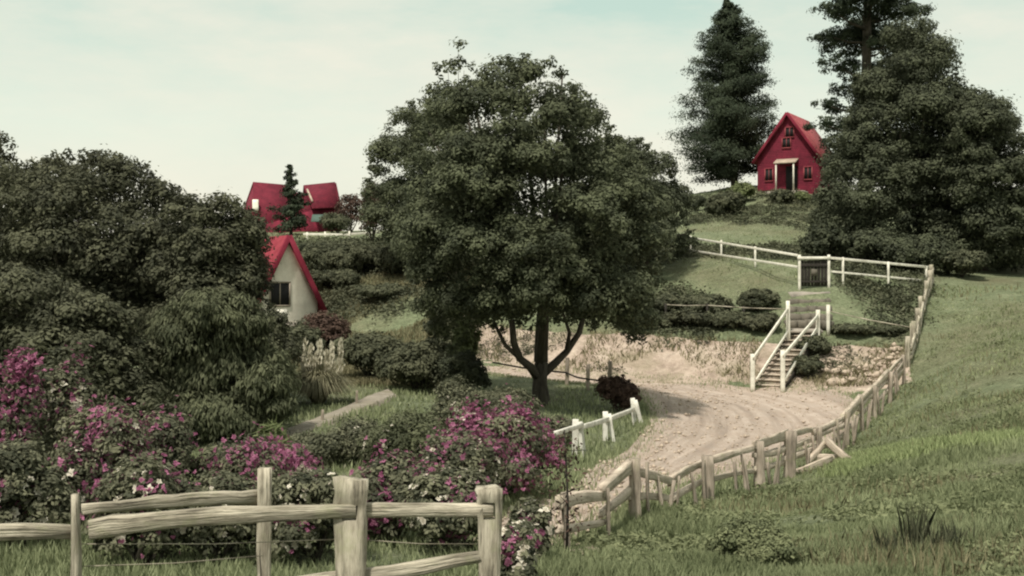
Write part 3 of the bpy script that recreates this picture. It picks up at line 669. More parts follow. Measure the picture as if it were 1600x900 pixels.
handrail('white wooden handrail on the left side of the plank steps',((1176,602,45.9),(1176,553)),((1232,524,49.4),(1231,470)),[((1177,560,45.8),(1231,483,49.3),.13),((1182,594,45.9),(1232,517,49.4),.12)])
handrail('white wooden handrail on the right side of the plank steps',((1223,600,45.5),(1223,547)),((1278,524,49.2),(1278,484)),[((1224,556,45.4),(1278,493,49.1),.13),((1226,594,45.5),(1276,514,49.2),.13)])
def wirefence(label,posts,wires):
    q0=P(*posts[0][:3]); r=empty('wire_fence',(q0[0],q0[1],gz(q0))); tag(r,label,'fence')
    for px,py,d_,tp,w_,mt in posts:
        q_=P(px,py,d_); m=MB(); m.timber((q_[0],q_[1],min(gz(q_),q_[2])-.15),P(px,tp,d_),w_,w_,3,.1); m.build('post',mt,r)
    m=MB()
    for a,c in wires: m.tube([P(*a),(P(*a)+P(*c))/2-np.array([0,0,.03]),P(*c)],.022,.022,5,0)
    m.build('wire','weathered',r)
wirefence('thin pale wire fence above the bank left of the handrails',[(1162,506,51.2,478,.08,'darkwood'),(1105,506,51.6,474,.08,'darkwood'),(1040,502,52,474,.08,'darkwood')],[((1040,476,52),(1105,477,51.6)),((1105,477,51.6),(1228,483,49.6))])
wirefence('thin pale wire fence with one white post right of the handrails',[(1294,514,49.9,476,.13,'white'),(1424,545,47.9,505,.1,'weathered')],[((1294,486,49.9),(1425,512,47.9))])
# far white fence on the left hill
white_fence('white_rail_fence','distant white rail fence on the ridge below the left red house',
  [((480,374,85),(480,363)),((508,374,85),(508,362)),((546,376,84.6),(546,361)),((578,374,85),(578,361))],
  [((474,366,85),(546,367,84.6),.16),((546,366,84.6),(594,363,86),.17)],.12)

# ------------------------------------------------------------------ rocks
def rock(c, r, mat, label, group):
    m=MB(); u=[]; n=6; k=4; vs=[]; fs=[]
    sh=rng.uniform(.7,1.3,3)
    for i in range(k+1):
        th=math.pi*i/k
        for j in range(n):
            ph=2*math.pi*j/n; q_=r*random.uniform(.65,1.2)
            vs.append((c[0]+q_*sh[0]*math.sin(th)*math.cos(ph),c[1]+q_*sh[1]*math.sin(th)*math.sin(ph),c[2]+q_*.75*sh[2]*math.cos(th)))
    for i in range(k):
        for j in range(n): fs.append([i*n+j,(i+1)*n+j,(i+1)*n+(j+1)%n,i*n+(j+1)%n])
    vs=[(a-c[0],b_-c[1],e-c[2]) for a,b_,e in vs]
    m.add(vs,fs); o=m.build('rock',mat); o.location=tuple(c); tag(o,label,'rock',group); return o
for k in range(60):
    t=random.uniform(0,1); u_=random.uniform(0.02,.95)
    lo=np.array(P(1285+125*t,604,45.6)); hi=np.array(P(1290+120*t,550,49)); q_=lo*(1-u_)+hi*u_; q_[2]=gz(q_)+.06
    rock(q_,random.choice((.08,.1,.12,.15,.19)),'rubble','pale rubble stone lying in the broken bank right of the steps','rubble stones right of the steps')
for px,py,d_,r_ in ((840,868,15.3,.17),(858,862,15.6,.13),(905,880,14.7,.15),(925,872,15.2,.12)):
    q_=P(px,py,d_); q_[2]=gz(q_)+.05; rock(q_,r_,'rubble','pale stone lying at the near end of the roadside fence','stones at the near fence end')

# ------------------------------------------------------------------ houses (gable towards local -Y)
def gable_parts(r, w, L, eave, ridge, wallm, roofm, over=.35, th=.12, base=-1.0):
    m=MB(); h=w/2
    vs=[(-h,0,base),(h,0,base),(h,0,eave),(0,0,ridge-.12),(-h,0,eave),(-h,L,base),(h,L,base),(h,L,eave),(0,L,ridge-.12),(-h,L,eave)]
    m.add(vs,[[0,1,2,3,4],[6,5,9,8,7],[1,6,7,2],[5,0,4,9]]); wl=m.build('wall',wallm,r,local=True)
    m=MB(); sl=(ridge-eave)/h; ex=h+over; ez=eave-sl*over
    m.slab([(ex,-over,ez),(ex,L+over,ez),(0,L+over,ridge),(0,-over,ridge)],th); m.slab([(-ex,L+over,ez),(-ex,-over,ez),(0,-over,ridge),(0,L+over,ridge)],th)
    rf=m.build('roof',roofm,r,local=True); return wl,rf,ex,ez
def wframe(w_,x0,z0,x1,z1,mt='redroof2'):
    f_=MB(); e=.07; f_.box(x0-e,-.08,z0-e,x1+e,-.032,z0).box(x0-e,-.08,z1,x1+e,-.032,z1+e).box(x0-e,-.08,z0,x0,-.032,z1).box(x1,-.08,z0,x1+e,-.032,z1).box((x0+x1)/2-.02,-.06,z0,(x0+x1)/2+.02,-.034,z1); f_.build('frame',mt,w_,local=True)
q_=P(1231,299,95); zq=gz(q_); h1=empty('red_house',(q_[0],q_[1],zq),R(-29)); tag(h1,'crimson weatherboard house with a steep gable on the hilltop beside the tall conifer','house')
hz=H+(450-178)/F*95-zq
wl,rf,ex,ez=gable_parts(h1,4.8,5.2,hz-3.3,hz,'redwall','redroof2',.3,.14)
m=MB()
for s_ in (-1,1): m.timber((s_*ex,-.33,ez+.02),(0,-.33,hz+.06),.05,.2,3,.02)
m.build('bargeboard','redroof',h1,local=True)
d_=MB(); d_.box(-.15,-.03,.0,.75,.05,1.95); d_.build('door','dark',h1,local=True)
for x_ in (-.72,.64):
    d_=MB(); d_.box(x_,-.9,0,x_+.1,-.8,2.1); d_.build('porch_post','white',h1,local=True)
d_=MB(); d_.slab([(-.85,-.95,2.08),(.85,-.95,2.08),(.85,-.02,2.45),(-.85,-.02,2.45)],.09); d_.build('porch_roof','rubble',h1,local=True)
for x_,z_ in ((-.35,3.75),(-.1,4.55)):
    d_=MB(); d_.box(x_-.05,-.03,z_-.35,x_+.55,.05,z_+.35); w_=d_.build('window','dark',h1,local=True); wframe(w_,x_-.05,z_-.35,x_+.55,z_+.35)
for x_ in (-1.75,1.3):
    d_=MB(); d_.box(x_,-.03,.9,x_+.55,.05,1.8); w_=d_.build('window','dark',h1,local=True); wframe(w_,x_,.9,x_+.55,1.8)
d_=MB(); d_.box(-1.3,-1.5,-.6,1.6,-.05,-.05); d_.build('doorstep','stone',h1,local=True)

q_=P(448,512,60); zq=gz(q_); h2=empty('white_cottage',(q_[0],q_[1],zq),R(36)); tag(h2,'small whitewashed cottage with a steep red roof half hidden by the left trees','cottage')
hz=H+(450-370)/F*60-zq
wl,rf,ex,ez=gable_parts(h2,3.3,5.5,hz-3.15,hz,'whitewash','redroof3',.28,.13)
m=MB()
for s_ in (-1,1): m.timber((s_*ex,-.31,ez+.0),(0,-.31,hz+.03),.06,.26,3,.03)
m.build('bargeboard','redroof',h2,local=True)
zc=hz-2.75
d_=MB(); d_.box(-.55,-.035,zc-1.5,.0,.05,zc-.75); d_.build('door','white',h2,local=True)
d_=MB(); d_.box(-1.62,-.05,-.9,1.62,-.002,.35); d_.build('plinth','stone',h2,local=True)
d_=MB(); d_.box(-.85,-.04,zc-.55,.10,.06,zc+.5); w_=d_.build('window','dark',h2,local=True)
d_=MB(); d_.box(-.93,-.07,zc-.63,.18,-.042,zc-.56).box(-.93,-.07,zc+.51,.18,-.042,zc+.58).box(-.93,-.07,zc-.555,-.86,-.042,zc+.505).box(.11,-.07,zc-.555,.18,-.042,zc+.505).box(-.40,-.065,zc-.55,-.35,-.045,zc+.5); d_.build('frame','oldwood',w_,local=True)

q_=P(455,363,97); zq=gz(q_); h3=empty('red_roofed_house',(q_[0],q_[1],zq)); tag(h3,'crimson roofed house with two peaks behind the small conifer on the left ridge','house')
def L3(px,py,d): return P(px,py,d)-np.array([q_[0],q_[1],zq])
m=MB()
m.slab([L3(397,355,95.5),L3(450,352,97),L3(452,291,100.2),L3(395,286,99)],.12)
m.slab([L3(450,350,104),L3(373,348,104),L3(395,286,99),L3(452,291,100.2)],.12)
m.slab([L3(487,327,96.5),L3(526,325,97.5),L3(523,286,99.5),L3(474,291,100)],.12)
m.slab([L3(526,325,97.5),L3(534,334,103),L3(523,286,99.5)],.12)
m.slab([L3(534,334,103),L3(470,340,103),L3(474,291,100),L3(523,286,99.5)],.12)
m.slab([L3(446,346,97.8),L3(490,332,97.6),L3(482,302,100),L3(446,303,100.3)],.10)
rf=m.build('roof','redroof4',h3,local=True)
m=MB()
g=[L3(398,356,95.8),L3(374,346,103),L3(396,289,99.2)]
m.slab(g,.1); 
m.slab([L3(398,385,95.6),L3(379,385,103),L3(377,345,103),L3(397,356,95.4)],.1)
m.slab([L3(527,380,98),L3(398,385,95.6),L3(398,356,95.6),L3(490,328,97.4),L3(524,326,98)][::-1],.1)
m.slab([L3(533,380,103),L3(527,380,98),L3(526,326,98),L3(533,334,103)][::-1],.1)
m.build('wall','redwall',h3,local=True)
m=MB(); m.timber(L3(399,330,96.6),L3(399,313,96.9),.45,.34,3,.05); m.build('skylight_turret','white',rf,local=True)
m=MB(); m.timber(L3(480,296,98.6),L3(488,315,97.2),.14,.14,3,.05); m.build('valley_board','rubble',rf,local=True)
m=MB(); m.slab([L3(486,347,95.8),L3(518,347,95.8),L3(518,336,96.6),L3(488,336,96.6)],.06); m.build('verandah_blind','teal',h3,local=True)

# ------------------------------------------------------------------ trees
tb=P(845,633,38); tb[2]=gz(tb); fk=P(846,565,38)
limbs=[([P(842,592,38),P(828,573,37.6),P(812,560,37.4),P(803,535,37.2),P(800,500,37)],.15,.09),
       ([P(848,585,38),P(868,567,38.3),P(885,550,38.6),P(905,520,38.8),P(915,480,39)],.14,.08),
       ([fk,P(846,520,38),P(850,450,38)],.22,.16),([P(812,560,37.4),P(790,540,37.2),P(770,500,37)],.08,.04),([P(885,550,38.6),P(890,520,38.4),P(880,490,38.2)],.08,.04)]
tree('broadleaf_tree','large dark spreading tree with a forked trunk standing alone in the centre','tree',(845,633),38,
 outline_lobes([(655,230),(668,190),(700,148),(735,122),(762,138),(778,112),(812,90),(838,100),(862,92),(900,128),(930,160),(955,198),(968,228),(1000,250),(1022,290),(1042,340),(1048,395),(1032,440),(1015,500),(1002,545),(986,540),(972,508),(920,505),(860,512),(800,515),(745,520),(705,548),(682,520),(688,475),(650,440),(660,390),(642,330),(638,270)],44,38,4.6,.76,.54)+[(700,470,40,34,-2),(740,482,40,32,-3),(790,480,44,30,-3.6),(900,482,44,30,-3.6),(950,488,42,34,-3),(992,505,26,38,-1.5),(848,466,44,30,-4),(692,515,20,28,-1),(820,440,50,40,-4),(880,445,50,38,-4),(745,490,36,30,1.5),(800,488,40,26,1.5),(900,490,40,26,1.5),(850,475,50,28,2)],
 250000,.12,'leaf_oak',.25,limbs,fork=fk,dens=2.4,cl=.42)
tree('broadleaf_tree','rounded dark tree behind the left shoulder of the big central tree','tree',(640,404),68,
 outline_lobes([(568,335),(578,255),(600,205),(640,165),(690,142),(725,180),(725,390),(620,384),(580,374)],34,68,3.6),60000,.17,'leaf_oak',.26,dens=2.4,cl=.42)
tree('spindly_tree','thin sparse tree top poking above the left shoulder of the central tree','tree',(712,404),64,
 [(716,75,14,20),(700,110,20,18),(725,110,14,20),(690,150,22,20),(715,160,26,26),(728,135,12,14),(668,175,14,10)],1500,.22,'leaf_oak',.10,dens=4,cl=.42,inner=.0)
tree('broadleaf_tree','dark rounded tree behind the right shoulder of the big central tree','tree',(1010,420),62,
 outline_lobes([(945,212),(985,213),(1015,226),(1040,252),(1060,283),(1076,320),(1080,388),(1040,410),(950,410)],32,62,3.0),50000,.17,'leaf_mac',.26,dens=2.4,cl=.42)
# left mass
LM=dict(dens=2.4,cl=.42)
GL='trees massed on the left side of the garden'
tree('broadleaf_tree','tall olive tree with the highest crown of the left mass, at the back','tree',(130,660),36,
 outline_lobes([(-60,250),(30,255),(70,248),(110,245),(150,235),(185,240),(235,262),(258,300),(270,330),(290,420),(280,540),(100,600),(-60,600)],44,36,3.2,.85,.5),120000,.135,'leaf_left',.26,group=GL,**LM)
tree('broadleaf_tree','dense brownish tree beside the white cottage, at the right end of the left mass','tree',(320,650),34,
 outline_lobes([(240,330),(290,316),(330,326),(375,314),(395,350),(400,400),(408,440),(430,490),(452,560),(440,620),(300,640),(240,560)],38,34,2.6,.85,.5),95000,.125,'leaf_left',.22,group=GL,**LM)
tree('weeping_tree','light green drooping tree in front of the left mass beside the pampas','tree',(350,680),29,
 [(330,500,52,40),(370,530,48,50),(300,540,60,55),(340,590,75,70),(400,600,45,60),(280,610,55,50),(420,640,32,45),(340,660,85,40),(430,610,24,60),(250,660,50,40)],60000,.16,'leaf_weep',.16,asp=.28,droop=.75,group=GL,dens=7.,cl=.36,depth=1.0)
tree('broadleaf_tree','dark low tree at the left edge behind the tallest flowering shrub','tree',(60,690),29,
 outline_lobes([(-60,440),(60,430),(160,470),(230,540),(260,620),(240,690),(-60,700)],46,29,2.2,.85,.5),70000,.125,'leaf_left',.2,group=GL,**LM)
tree('broadleaf_tree','hazy distant tree crown at the very left edge of the view','tree',(-20,420),70,
 [(-5,225,24,26),(15,245,16,16),(-40,250,40),(-20,300,50)],9000,.22,'leaf_left',.2,dens=6)
# hilltop conifers and big right trees
def conifer(name,label,base,d,top,prof,n,L,mat,trunk_r,droop=.15,nb=120,clr=.34):
    """whorled branches carrying flat sprays; prof: half width (px) by height fraction"""
    bp=P(base[0],base[1],d); bp[2]=gz(bp); tp=P(top[0],top[1],d); root=empty(name,bp); tag(root,label,'tree')
    m=MB(); m.tube([bp-np.array([0,0,.3]),bp+(tp-bp)*.35+rng.normal(size=3)*.06,bp+(tp-bp)*.7,tp],trunk_r,.04,8); hs=tp-bp
    fr=np.array([p_[0] for p_ in prof]); wl_=np.array([p_[1] for p_ in prof])*d/F; wr_=np.array([p_[2] for p_ in prof])*d/F
    cs=[];ns=[];ts=[]; wsum=[]
    for k in range(nb):
        t=.06+.94*((k+random.random())/nb); a=random.uniform(0,2*math.pi); ca=math.cos(a)
        w=(np.interp(t,fr,wr_) if ca>0 else np.interp(t,fr,wl_))*random.choice((.6,.72,.85,.95,1.0,1.08))
        s=bp+hs*t; rise=(.5*t+.06)*w-droop*w*(1-t)
        e=s+np.array([ca*w,math.sin(a)*w,rise+random.uniform(-.1,.2)*w]); 
        if k%2==0: m.tube([s,(s+e)/2-np.array([0,0,.06*w]),e],.05+.012*w,.015,4)
        mm=max(30,int(n/nb*(w/wr_.max()+.2)*1.3)); u=rng.uniform(.12,1,mm)**.75
        c=s+(e-s)*u[:,None]; sp=clr*w*(.35+.45*np.sin(np.pi*np.clip(u,.05,1)))+.1
        o=rng.normal(size=(mm,3))*np.array([.5,.5,.26]); c=c+o*sp[:,None]; c[:,2]-=.06*w*u
        cs.append(c); ns.append(o*.6+np.array([ca*.4,math.sin(a)*.4,.5])+rng.normal(size=(mm,3))*.4); ts.append(np.clip(random.uniform(0,.7)+rng.uniform(-.1,.35,mm),0,1))
    leafobj('crown',np.concatenate(cs),np.concatenate(ns),np.concatenate(ts),L,L*.35,mat,root)
    m.build('trunk','bark',root,smooth=True); return root
conifer('conifer_tree','tall dark cone shaped conifer left of the crimson gabled house',(1148,300),102,(1135,0),[(0,50,45),(.1,78,64),(.25,92,76),(.42,74,68),(.6,60,62),(.76,40,54),(.88,20,28),(.95,9,11),(1,2,2)],110000,.22,'leaf_pine',.3,nb=230,droop=.06,clr=.36)
# tall pine with layered open branches
bp=P(1352,345,84); bp[2]=gz(bp); root=empty('pine_tree',bp); tag(root,'tallest pine with open layered branches rising above the frame behind the right trees','tree')
lob=[(1355,-70,60,30),(1330,-30,52,26),(1390,-25,55,30),(1305,20,34,16),(1345,20,50,24),(1400,25,48,26),(1300,58,30,14),(1335,70,46,22),(1385,75,50,26),(1425,60,30,18),(1310,105,34,15),(1350,120,40,18),(1395,125,40,20),(1330,142,34,10),(1296,166,32,10),(1335,172,36,13),(1290,195,32,13),(1330,205,36,20),(1375,180,40,18),(1310,225,30,14),(1360,240,50,20)]
lob+=[(1365,0,40,24),(1372,150,40,22),(1345,48,30,18)]; B=wb(lob,84,dj=1.6); p,nn,t=blob_leaves(B,60000,cl=.32,dens=4,inner=.1,flat=.6)
leafobj('crown',p,nn,t,.27,.09,'leaf_pine',root)
m=MB(); tp=P(1356,-90,84); m.tube([bp-np.array([0,0,.3]),bp+(tp-bp)*.4,bp+(tp-bp)*.75,tp],.5,.12,9)
for b_ in B:
    c=b_[0]; f_=np.clip((c[2]-bp[2])/(tp[2]-bp[2])-.03,.05,.97); s=bp+(tp-bp)*f_; m.tube([s,(s+c)/2+np.array([0,0,-.15]),c],.12,.04,5)
m.build('trunk','bark',root,smooth=True)
tree('cypress_tree','broad olive tree with a pointed crown in front of the tall pine','tree',(1415,412),68,
 outline_lobes([(1282,290),(1298,240),(1330,180),(1360,130),(1385,90),(1400,50),(1420,27),(1445,30),(1460,55),(1482,85),(1497,110),(1502,150),(1512,185),(1505,300),(1500,400),(1400,415),(1300,412),(1265,390),(1272,330)],34,68,4.5,.85,.52),
 160000,.18,'leaf_mac',.4,dens=2.4,cl=.42)
tree('cypress_tree','rounded dark tree at the right edge beside the broad olive one','tree',(1530,416),66,
 outline_lobes([(1480,160),(1510,140),(1540,146),(1562,162),(1580,192),(1594,230),(1640,260),(1665,420),(1500,420),(1470,300)],32,66,3.6,.85,.52),
 125000,.18,'leaf_mac',.36,dens=2.4,cl=.42)
conifer('small_conifer','small young conifer in front of the crimson roofed house on the left ridge',(455,366),91,(452,258),[(0,30,32),(.2,36,36),(.4,28,30),(.55,20,24),(.7,10,12),(.85,9,9),(1,2,2)],7000,.26,'leaf_pine',.14,nb=70,droop=.05)

# ------------------------------------------------------------------ shrubs
S=shrub
for a in [
 ('round_shrub','dark round shrub on the lawn left of the crimson gabled house','shrub',1135,300,26,84,7000,.2,'leaf_hedge'),
 ('round_shrub','small dark bush right in front of the crimson gabled house','shrub',1224,299,20,90,4000,.2,'leaf_hedge'),
 ('round_shrub','low dark bush on the skyline at the right edge of the central crown','shrub',1090,306,18,90,3500,.2,'leaf_mac'),
 ('pale_shrub','pale straggly shrub under the tall conifer by the house corner','shrub',1160,287,24,92,4000,.2,'leaf_light'),
 ('pale_shrub','pale shrub on the bank at the right foot of the crimson gabled house','shrub',1252,300,12,90,2000,.2,'leaf_light'),
 ('hedge_shrub','dark bushy hedge behind the white fence right of the dark gate','hedge',1290,352,40,62,8000,.18,'leaf_mac'),
 ('hedge_shrub','dark bushy hedge behind the white fence under the broad olive tree','hedge',1370,362,60,62,12000,.18,'leaf_mac'),
 ('hedge_shrub','dark bushy hedge at the far right end of the white fence','hedge',1445,375,55,62,10000,.18,'leaf_mac'),
 ('pale_shrub','yellowish bush beyond the top of the hill fence','shrub',1505,395,42,61,6000,.18,'leaf_hedge'),
 ('russet_shrub','russet leaved shrub at the left foot of the rounded tree','shrub',583,290,18,82,4500,.2,'leaf_red'),
 ('russet_shrub','straggly brown shrub right of the crimson roofed house','shrub',548,305,22,92,2500,.2,'leaf_red'),
 ('round_shrub','small green bush beside the straggly brown shrub on the ridge','shrub',525,335,26,90,3500,.2,'leaf_hedge'),
]: S(*a)
gh='bushes along the slope of the left hill'
for a in [
 ('hillside_bush','broad dark bush on the slope just right of the white cottage roof','bush',550,386,66,70,16000,.2,'leaf_hedge'),
 ('hillside_bush','broad bush on the slope touching the left edge of the central crown','bush',640,388,62,68,11000,.2,'leaf_hedge'),
 ('hillside_bush','low dark bush in the middle of the tan slope','bush',600,448,44,61,6000,.18,'leaf_hedge'),
 ('hillside_bush','tall dark bush on the slope below the far white fence','bush',505,382,46,76,9000,.2,'leaf_hedge'),
 ('hillside_bush','low brown bush in the gap right of the cottage wall','bush',530,425,40,66,6000,.18,'leaf_hedge'),
]: S(*a,group=gh)
for a in [
 ('garden_bush','dark spreading bush right of the pampas clump','bush',585,526,58,44,14000,.15,'leaf_hedge'),
 ('garden_bush','dark round bush between the pampas bush and the big tree','bush',660,540,58,41,13000,.14,'leaf_hedge'),
 ('garden_bush','darkest low bush nearest the left of the big tree trunk','bush',722,556,40,40,8000,.14,'leaf_mac'),
 ('garden_bush','brown twiggy bush at the foot of the white cottage','bush',505,495,40,52,7000,.16,'leaf_red'),
 ('garden_bush','low bush in front of the cottage wall','bush',470,508,34,50,6000,.16,'leaf_hedge'),
 ('green_sapling','bright green bushy sapling under the left side of the central crown','bush',703,470,30,46,8000,.17,'leaf_hedge'),
 ('green_sapling','lighter green sapling just left of the forked trunk','bush',728,488,20,43,2500,.15,'leaf_light'),
]: S(*a)
gb='bushes along the top of the clay bank'
for a in [
 ('bank_bush','dark bush on top of the bank at the right edge of the central crown','bush',1040,462,42,52.6,8000,.15,'leaf_hedge'),
 ('bank_bush','dark bush on top of the bank midway to the steps','bush',1105,464,46,52.4,9000,.15,'leaf_hedge'),
 ('bank_bush','bush on top of the bank beside the stone steps','bush',1185,455,44,52.6,8000,.15,'leaf_hedge'),
 ('bank_bush','dark bush on top of the bank behind the central tree','bush',960,470,50,53.5,8000,.15,'leaf_hedge'),
 ('bank_bush','low dark bush hanging over the bank edge right of the central crown','bush',1010,486,40,51.3,7000,.14,'leaf_hedge'),
 ('bank_bush','low brownish bush hanging over the bank edge left of the middle wire post','bush',1075,488,40,51.1,7000,.14,'leaf_left'),
 ('bank_bush','low dark bush hanging over the bank edge between the wire posts','bush',1135,490,38,50.8,7000,.14,'leaf_hedge'),
 ('bank_bush','low bush hanging over the bank edge against the left handrail','bush',1195,492,32,50.3,6000,.14,'leaf_left'),
]: S(*a,group=gb,depth=.6)
for a in [
 ('bank_bush','dark bush on the bank against the right handrail','bush',1275,528,26,48.3,5000,.13,'leaf_hedge'),
 ('bank_bush','low dark bush above the rubble stones','bush',1330,520,44,50,6000,.13,'leaf_hedge'),
 ('bank_bush','low dark bush at the foot of the hill fence','bush',1392,515,30,50,4000,.13,'leaf_hedge'),
 ('bank_bush','dark bush at road level against the foot of the right handrail','bush',1258,556,22,46.9,4500,.12,'leaf_hedge'),
 ('dark_bush','dark rounded bush at the end of the white bend fence','bush',972,588,30,36.5,7000,.11,'leaf_red'),
]: S(*a,depth=.8)
# pampas
q_=P(497,655,36); q_[2]=gz(q_); PG=empty('pampas_clump',q_); tag(PG,'pampas clump with upright cream plumes beside the garden path','plant')
n=2600; a=rng.uniform(0,2*np.pi,n); rr=rng.uniform(0,.18,n); b=np.column_stack([np.cos(a)*rr,np.sin(a)*rr,np.zeros(n)]); ln=rng.uniform(.7,1.35,n); le=rng.uniform(.05,1.05,n)
dr=np.column_stack([np.cos(a),np.sin(a),np.zeros(n)]); sd=np.column_stack([-np.sin(a),np.cos(a),np.zeros(n)])*.014
P1=b+dr*(ln*le*.34)[:,None]; P1[:,2]+=ln*(.62-.12*le); P2=b+dr*(ln*le*.72)[:,None]; P2[:,2]+=ln*(.92-.42*le); P3=b+dr*(ln*le*1.08)[:,None]; P3[:,2]+=ln*(1.02-.85*le)
vs=np.stack([b-sd,b+sd,P1-sd,P1+sd,P2-sd*.8,P2+sd*.8,P3],1).reshape(-1,3); k=np.arange(n)*7
lp=np.stack([k,k+1,k+3,k+2,k+2,k+3,k+5,k+4,k+4,k+5,k+6],1).ravel(); sz=np.tile([4,4,3],n)
mesh_np('foliage',vs,lp,sz,'pampas',PG,tint=np.repeat(rng.uniform(0,1,n),3))
for px,pt,pb in ((476,532,580),(486,540,590),(501,534,575),(519,536,578),(533,530,585),(511,548,590),(494,552,592)):
    tp=P(px,pt,36); bt=P(px-2,pb,36); nl=160; u=rng.uniform(0,1,nl); c=bt+(tp-bt)*u[:,None]+rng.normal(size=(nl,3))*.06*(1-.6*u)[:,None]
    pl=leafobj('plume',c,rng.normal(size=(nl,3))*np.array([1,1,.2]),rng.uniform(0,1,nl),.17,.06,'plume',PG,.8)
    m=MB(); m.tube([q_+np.array([0,0,.1]),bt,tp],.012,.006,5); m.build('stalk','pampas',pl)
for px,pt,d_ in ((503,640,31.5),(557,610,35.5)):
    q_=P(px,670,d_); m=MB(); z=gz(q_); m.timber((0,0,-.2),(.02,0,H+(450-pt)/F*d_-z),.07,.06,4,.12); o=m.build('garden_stake','oldwood'); o.location=(q_[0],q_[1],z)
    tag(o,'thin wooden stake beside the garden path '+('in front of the pampas clump' if px<520 else 'at the far end near the dark bushes'),'stake')

# flowering shrubs behind the front fence
gf='magenta flowering shrubs behind the front fence'
def fl(label,px,top,hw,d,n,pf,wf,mat='leaf_rose',name='flowering_shrub',size=.055,dep=.9,**kw):
    f=[]
    if pf: f.append(('purple_blossoms','purple',int(pf*4.2),size*.82,'clump'))
    if wf: f.append(('white_blossoms','petal',int(wf*3.4),size*1.15,'all'))
    return shrub(name,label,'shrub',px,top,hw,d,n,.075,mat,group=gf,flowers=f,depth=dep,**kw)
fl('tall column of magenta blossom at the far left edge',26,556,25,17.5,4000,300,24)
fl('rose shrub with cream blossoms and a reddish top right of the tall magenta column',92,560,62,18.5,9000,80,34)
fl('dark leafy rose shrub at the left edge behind the leftmost rail',25,700,80,14.5,9000,50,34)
fl('broad magenta shrub with pale roses left of the short rear fence',160,640,84,16.5,12000,330,44)
fl('pale green flowering shrub with a magenta streak behind the short rear fence',255,640,62,18,8000,220,20)
fl('low leafy shrub with cream blossoms just above the rear rail',215,720,85,13.5,9000,90,34)
fl('long low magenta drift behind the rear post',385,698,105,18.5,10000,780,16)
fl('low dark shrub with small white flowers beneath the magenta drift',345,748,90,14,8000,60,18)
fl('low dark shrub with small white flowers around the wide slotted post',480,738,80,14,8000,40,60)
fl('low magenta shrub between the two slotted posts',615,722,80,15.5,9000,480,22)
fl('dark shrub with pale flowers behind the right slotted post',715,735,70,14.6,8000,90,40)
fl('large bright magenta shrub left of the white bend fence',790,645,88,20,13000,900,40)
fl('dark foot of the bright magenta shrub with scattered white roses',725,690,70,18,9000,160,40)
fl('straggly rose bush right of the right slotted post',824,785,36,13.8,2600,50,24)
fl('reddish rose bush low against the right slotted post',806,815,34,12,4000,50,26)
gr='pale rose bushes on the garden slope below the big tree'
for lab,px,top,hw,d_,w_ in (('pale rose bush at the near edge of the garden slope',640,655,70,24,60),('tall pale rose bush with cream blooms left of the tree trunk',710,600,48,29,60),('low rose bush at the foot of the big trunk',790,615,44,31,34),('grey green rose bush in the middle of the garden slope',560,665,62,25,26),('grey green weedy bush below the garden path',480,685,50,24,20),('small rose bush just right of the trunk foot',865,655,34,29,24)):
    shrub('rose_bush',lab,'shrub',px,top,hw,d_,6500,.085,'leaf_rose' if px!=640 else 'leaf_weep',group=gr,flowers=[('white_blossoms','petal',w_,.06,'all')],cl=.5,inner=.1)
shrub('leafy_plant','pale strappy plant behind the long magenta drift','plant',418,668,32,21,1500,.3,'leaf_light',asp=.12,stems=False)
# low weeds inside the fence, mound and dark stalks in the meadow
shrub('grass_mound','light green leafy mound in the foreground meadow','shrub',1178,822,70,14.5,14000,.05,'leaf_weed',lump=9)
for k,(px,py,d_,top) in enumerate(((1430,900,14.5,790),(1470,905,14,812),(1490,900,14.2,820),(1385,900,14.4,825))):
    q_=P(px,450,d_); z=gz(q_); q_[2]=z; n=70; xy=np.column_stack([q_[0]+rng.normal(size=n)*.07,q_[1]+rng.normal(size=n)*.07]); r=empty('dock_weed',q_)
    tag(r,('tallest dark weed stalk standing in the right foreground meadow','dark weed stalk right of the tallest one in the foreground meadow','rightmost dark weed stalk in the foreground meadow','dark weed stalk left of the tallest one in the foreground meadow')[k],'weed','dark weed stalks in the meadow')
    blades('foliage',xy,H+(450-top)/F*d_-z,.02,'leaf_hedge',r,lean=.25)

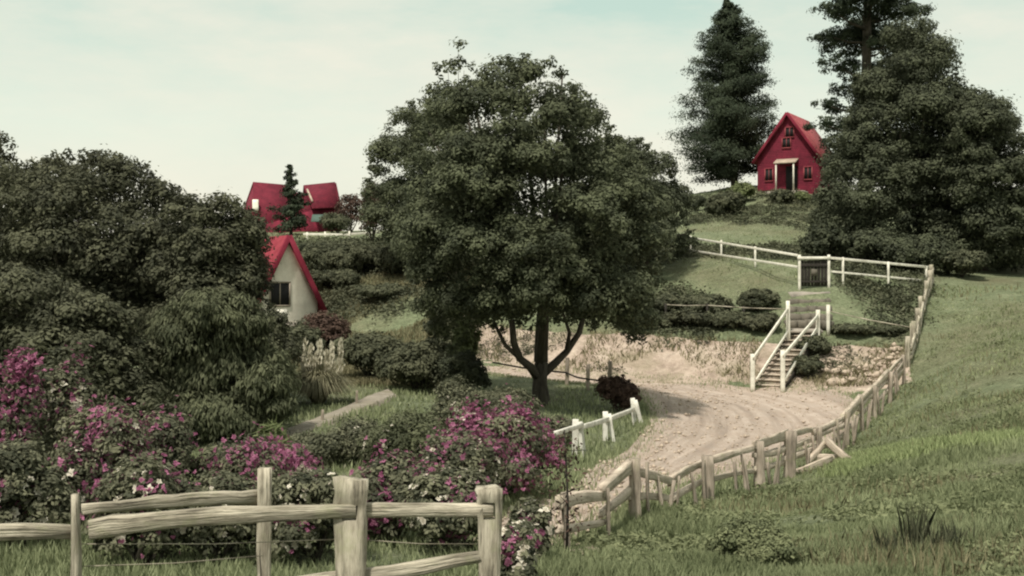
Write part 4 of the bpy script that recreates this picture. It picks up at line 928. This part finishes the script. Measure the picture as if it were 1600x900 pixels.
# ------------------------------------------------------------------ light, sky, camera
SUN=Vector((-.22,-.44,.88)).normalized(); el=math.asin(SUN.z); az=math.atan2(SUN.x,SUN.y)
sun=bpy.data.lights.new('sun','SUN'); sun.energy=3.6; sun.angle=R(3); sun.color=(1,.94,.84)
so=bpy.data.objects.new('sun',sun); COL.objects.link(so); so.rotation_euler=SUN.to_track_quat('Z','Y').to_euler(); so.location=(-20,-20,40)
w=bpy.data.worlds.new('World'); sc.world=w; w.use_nodes=True; nt=w.node_tree; nt.nodes.clear()
ou=nt.nodes.new('ShaderNodeOutputWorld'); bg=nt.nodes.new('ShaderNodeBackground'); bg.inputs[1].default_value=.1
sk=nt.nodes.new('ShaderNodeTexSky'); sk.sky_type='NISHITA'; sk.sun_disc=False; sk.sun_elevation=el; sk.sun_rotation=az; sk.dust_density=3
tc=nt.nodes.new('ShaderNodeTexCoord'); sep=nt.nodes.new('ShaderNodeSeparateXYZ'); nt.links.new(tc.outputs['Generated'],sep.inputs[0])
cl_=ramp(nt,sep.outputs[2],[(0,(.85,.79,.64)),(.06,(.83,.80,.66)),(.13,(.74,.80,.67)),(.22,(.52,.67,.58)),(.6,(.54,.58,.54))])
nz=noise(nt,tc.outputs['Generated'],3.2,7,.62,(1,1,3.5))
cl2=mixc(nt,ramp(nt,nz,[(.40,(0,0,0)),(.66,(.75,.75,.75))]),cl_,(.86,.81,.67))
cl2=mixc(nt,ramp(nt,noise(nt,tc.outputs['Generated'],11,6,.65,(1,1,2)),[(.45,(0,0,0)),(.7,(.35,.35,.35))]),cl2,(.70,.74,.63)); sc_=nt.nodes.new('ShaderNodeVectorMath'); sc_.operation='SCALE'; sc_.inputs['Scale'].default_value=9.5; nt.links.new(cl2,sc_.inputs[0])
mx=mixc(nt,.93,sk.outputs[0],sc_.outputs[0]); nt.links.new(mx,bg.inputs[0]); nt.links.new(bg.outputs[0],ou.inputs[0])
cam=bpy.data.cameras.new('camera'); cam.sensor_width=36; cam.lens=36*F/1600; cam.clip_start=.1; cam.clip_end=6000
co_=bpy.data.objects.new('camera',cam); COL.objects.link(co_); co_.location=(0,0,H); co_.rotation_euler=(R(90),0,0); sc.camera=co_
sc.view_settings.view_transform='Standard'; sc.view_settings.look='None'; sc.view_settings.exposure=.26; sc.view_settings.gamma=1
sc.cycles.max_bounces=6; sc.cycles.transparent_max_bounces=4; sc.cycles.filter_width=2.15
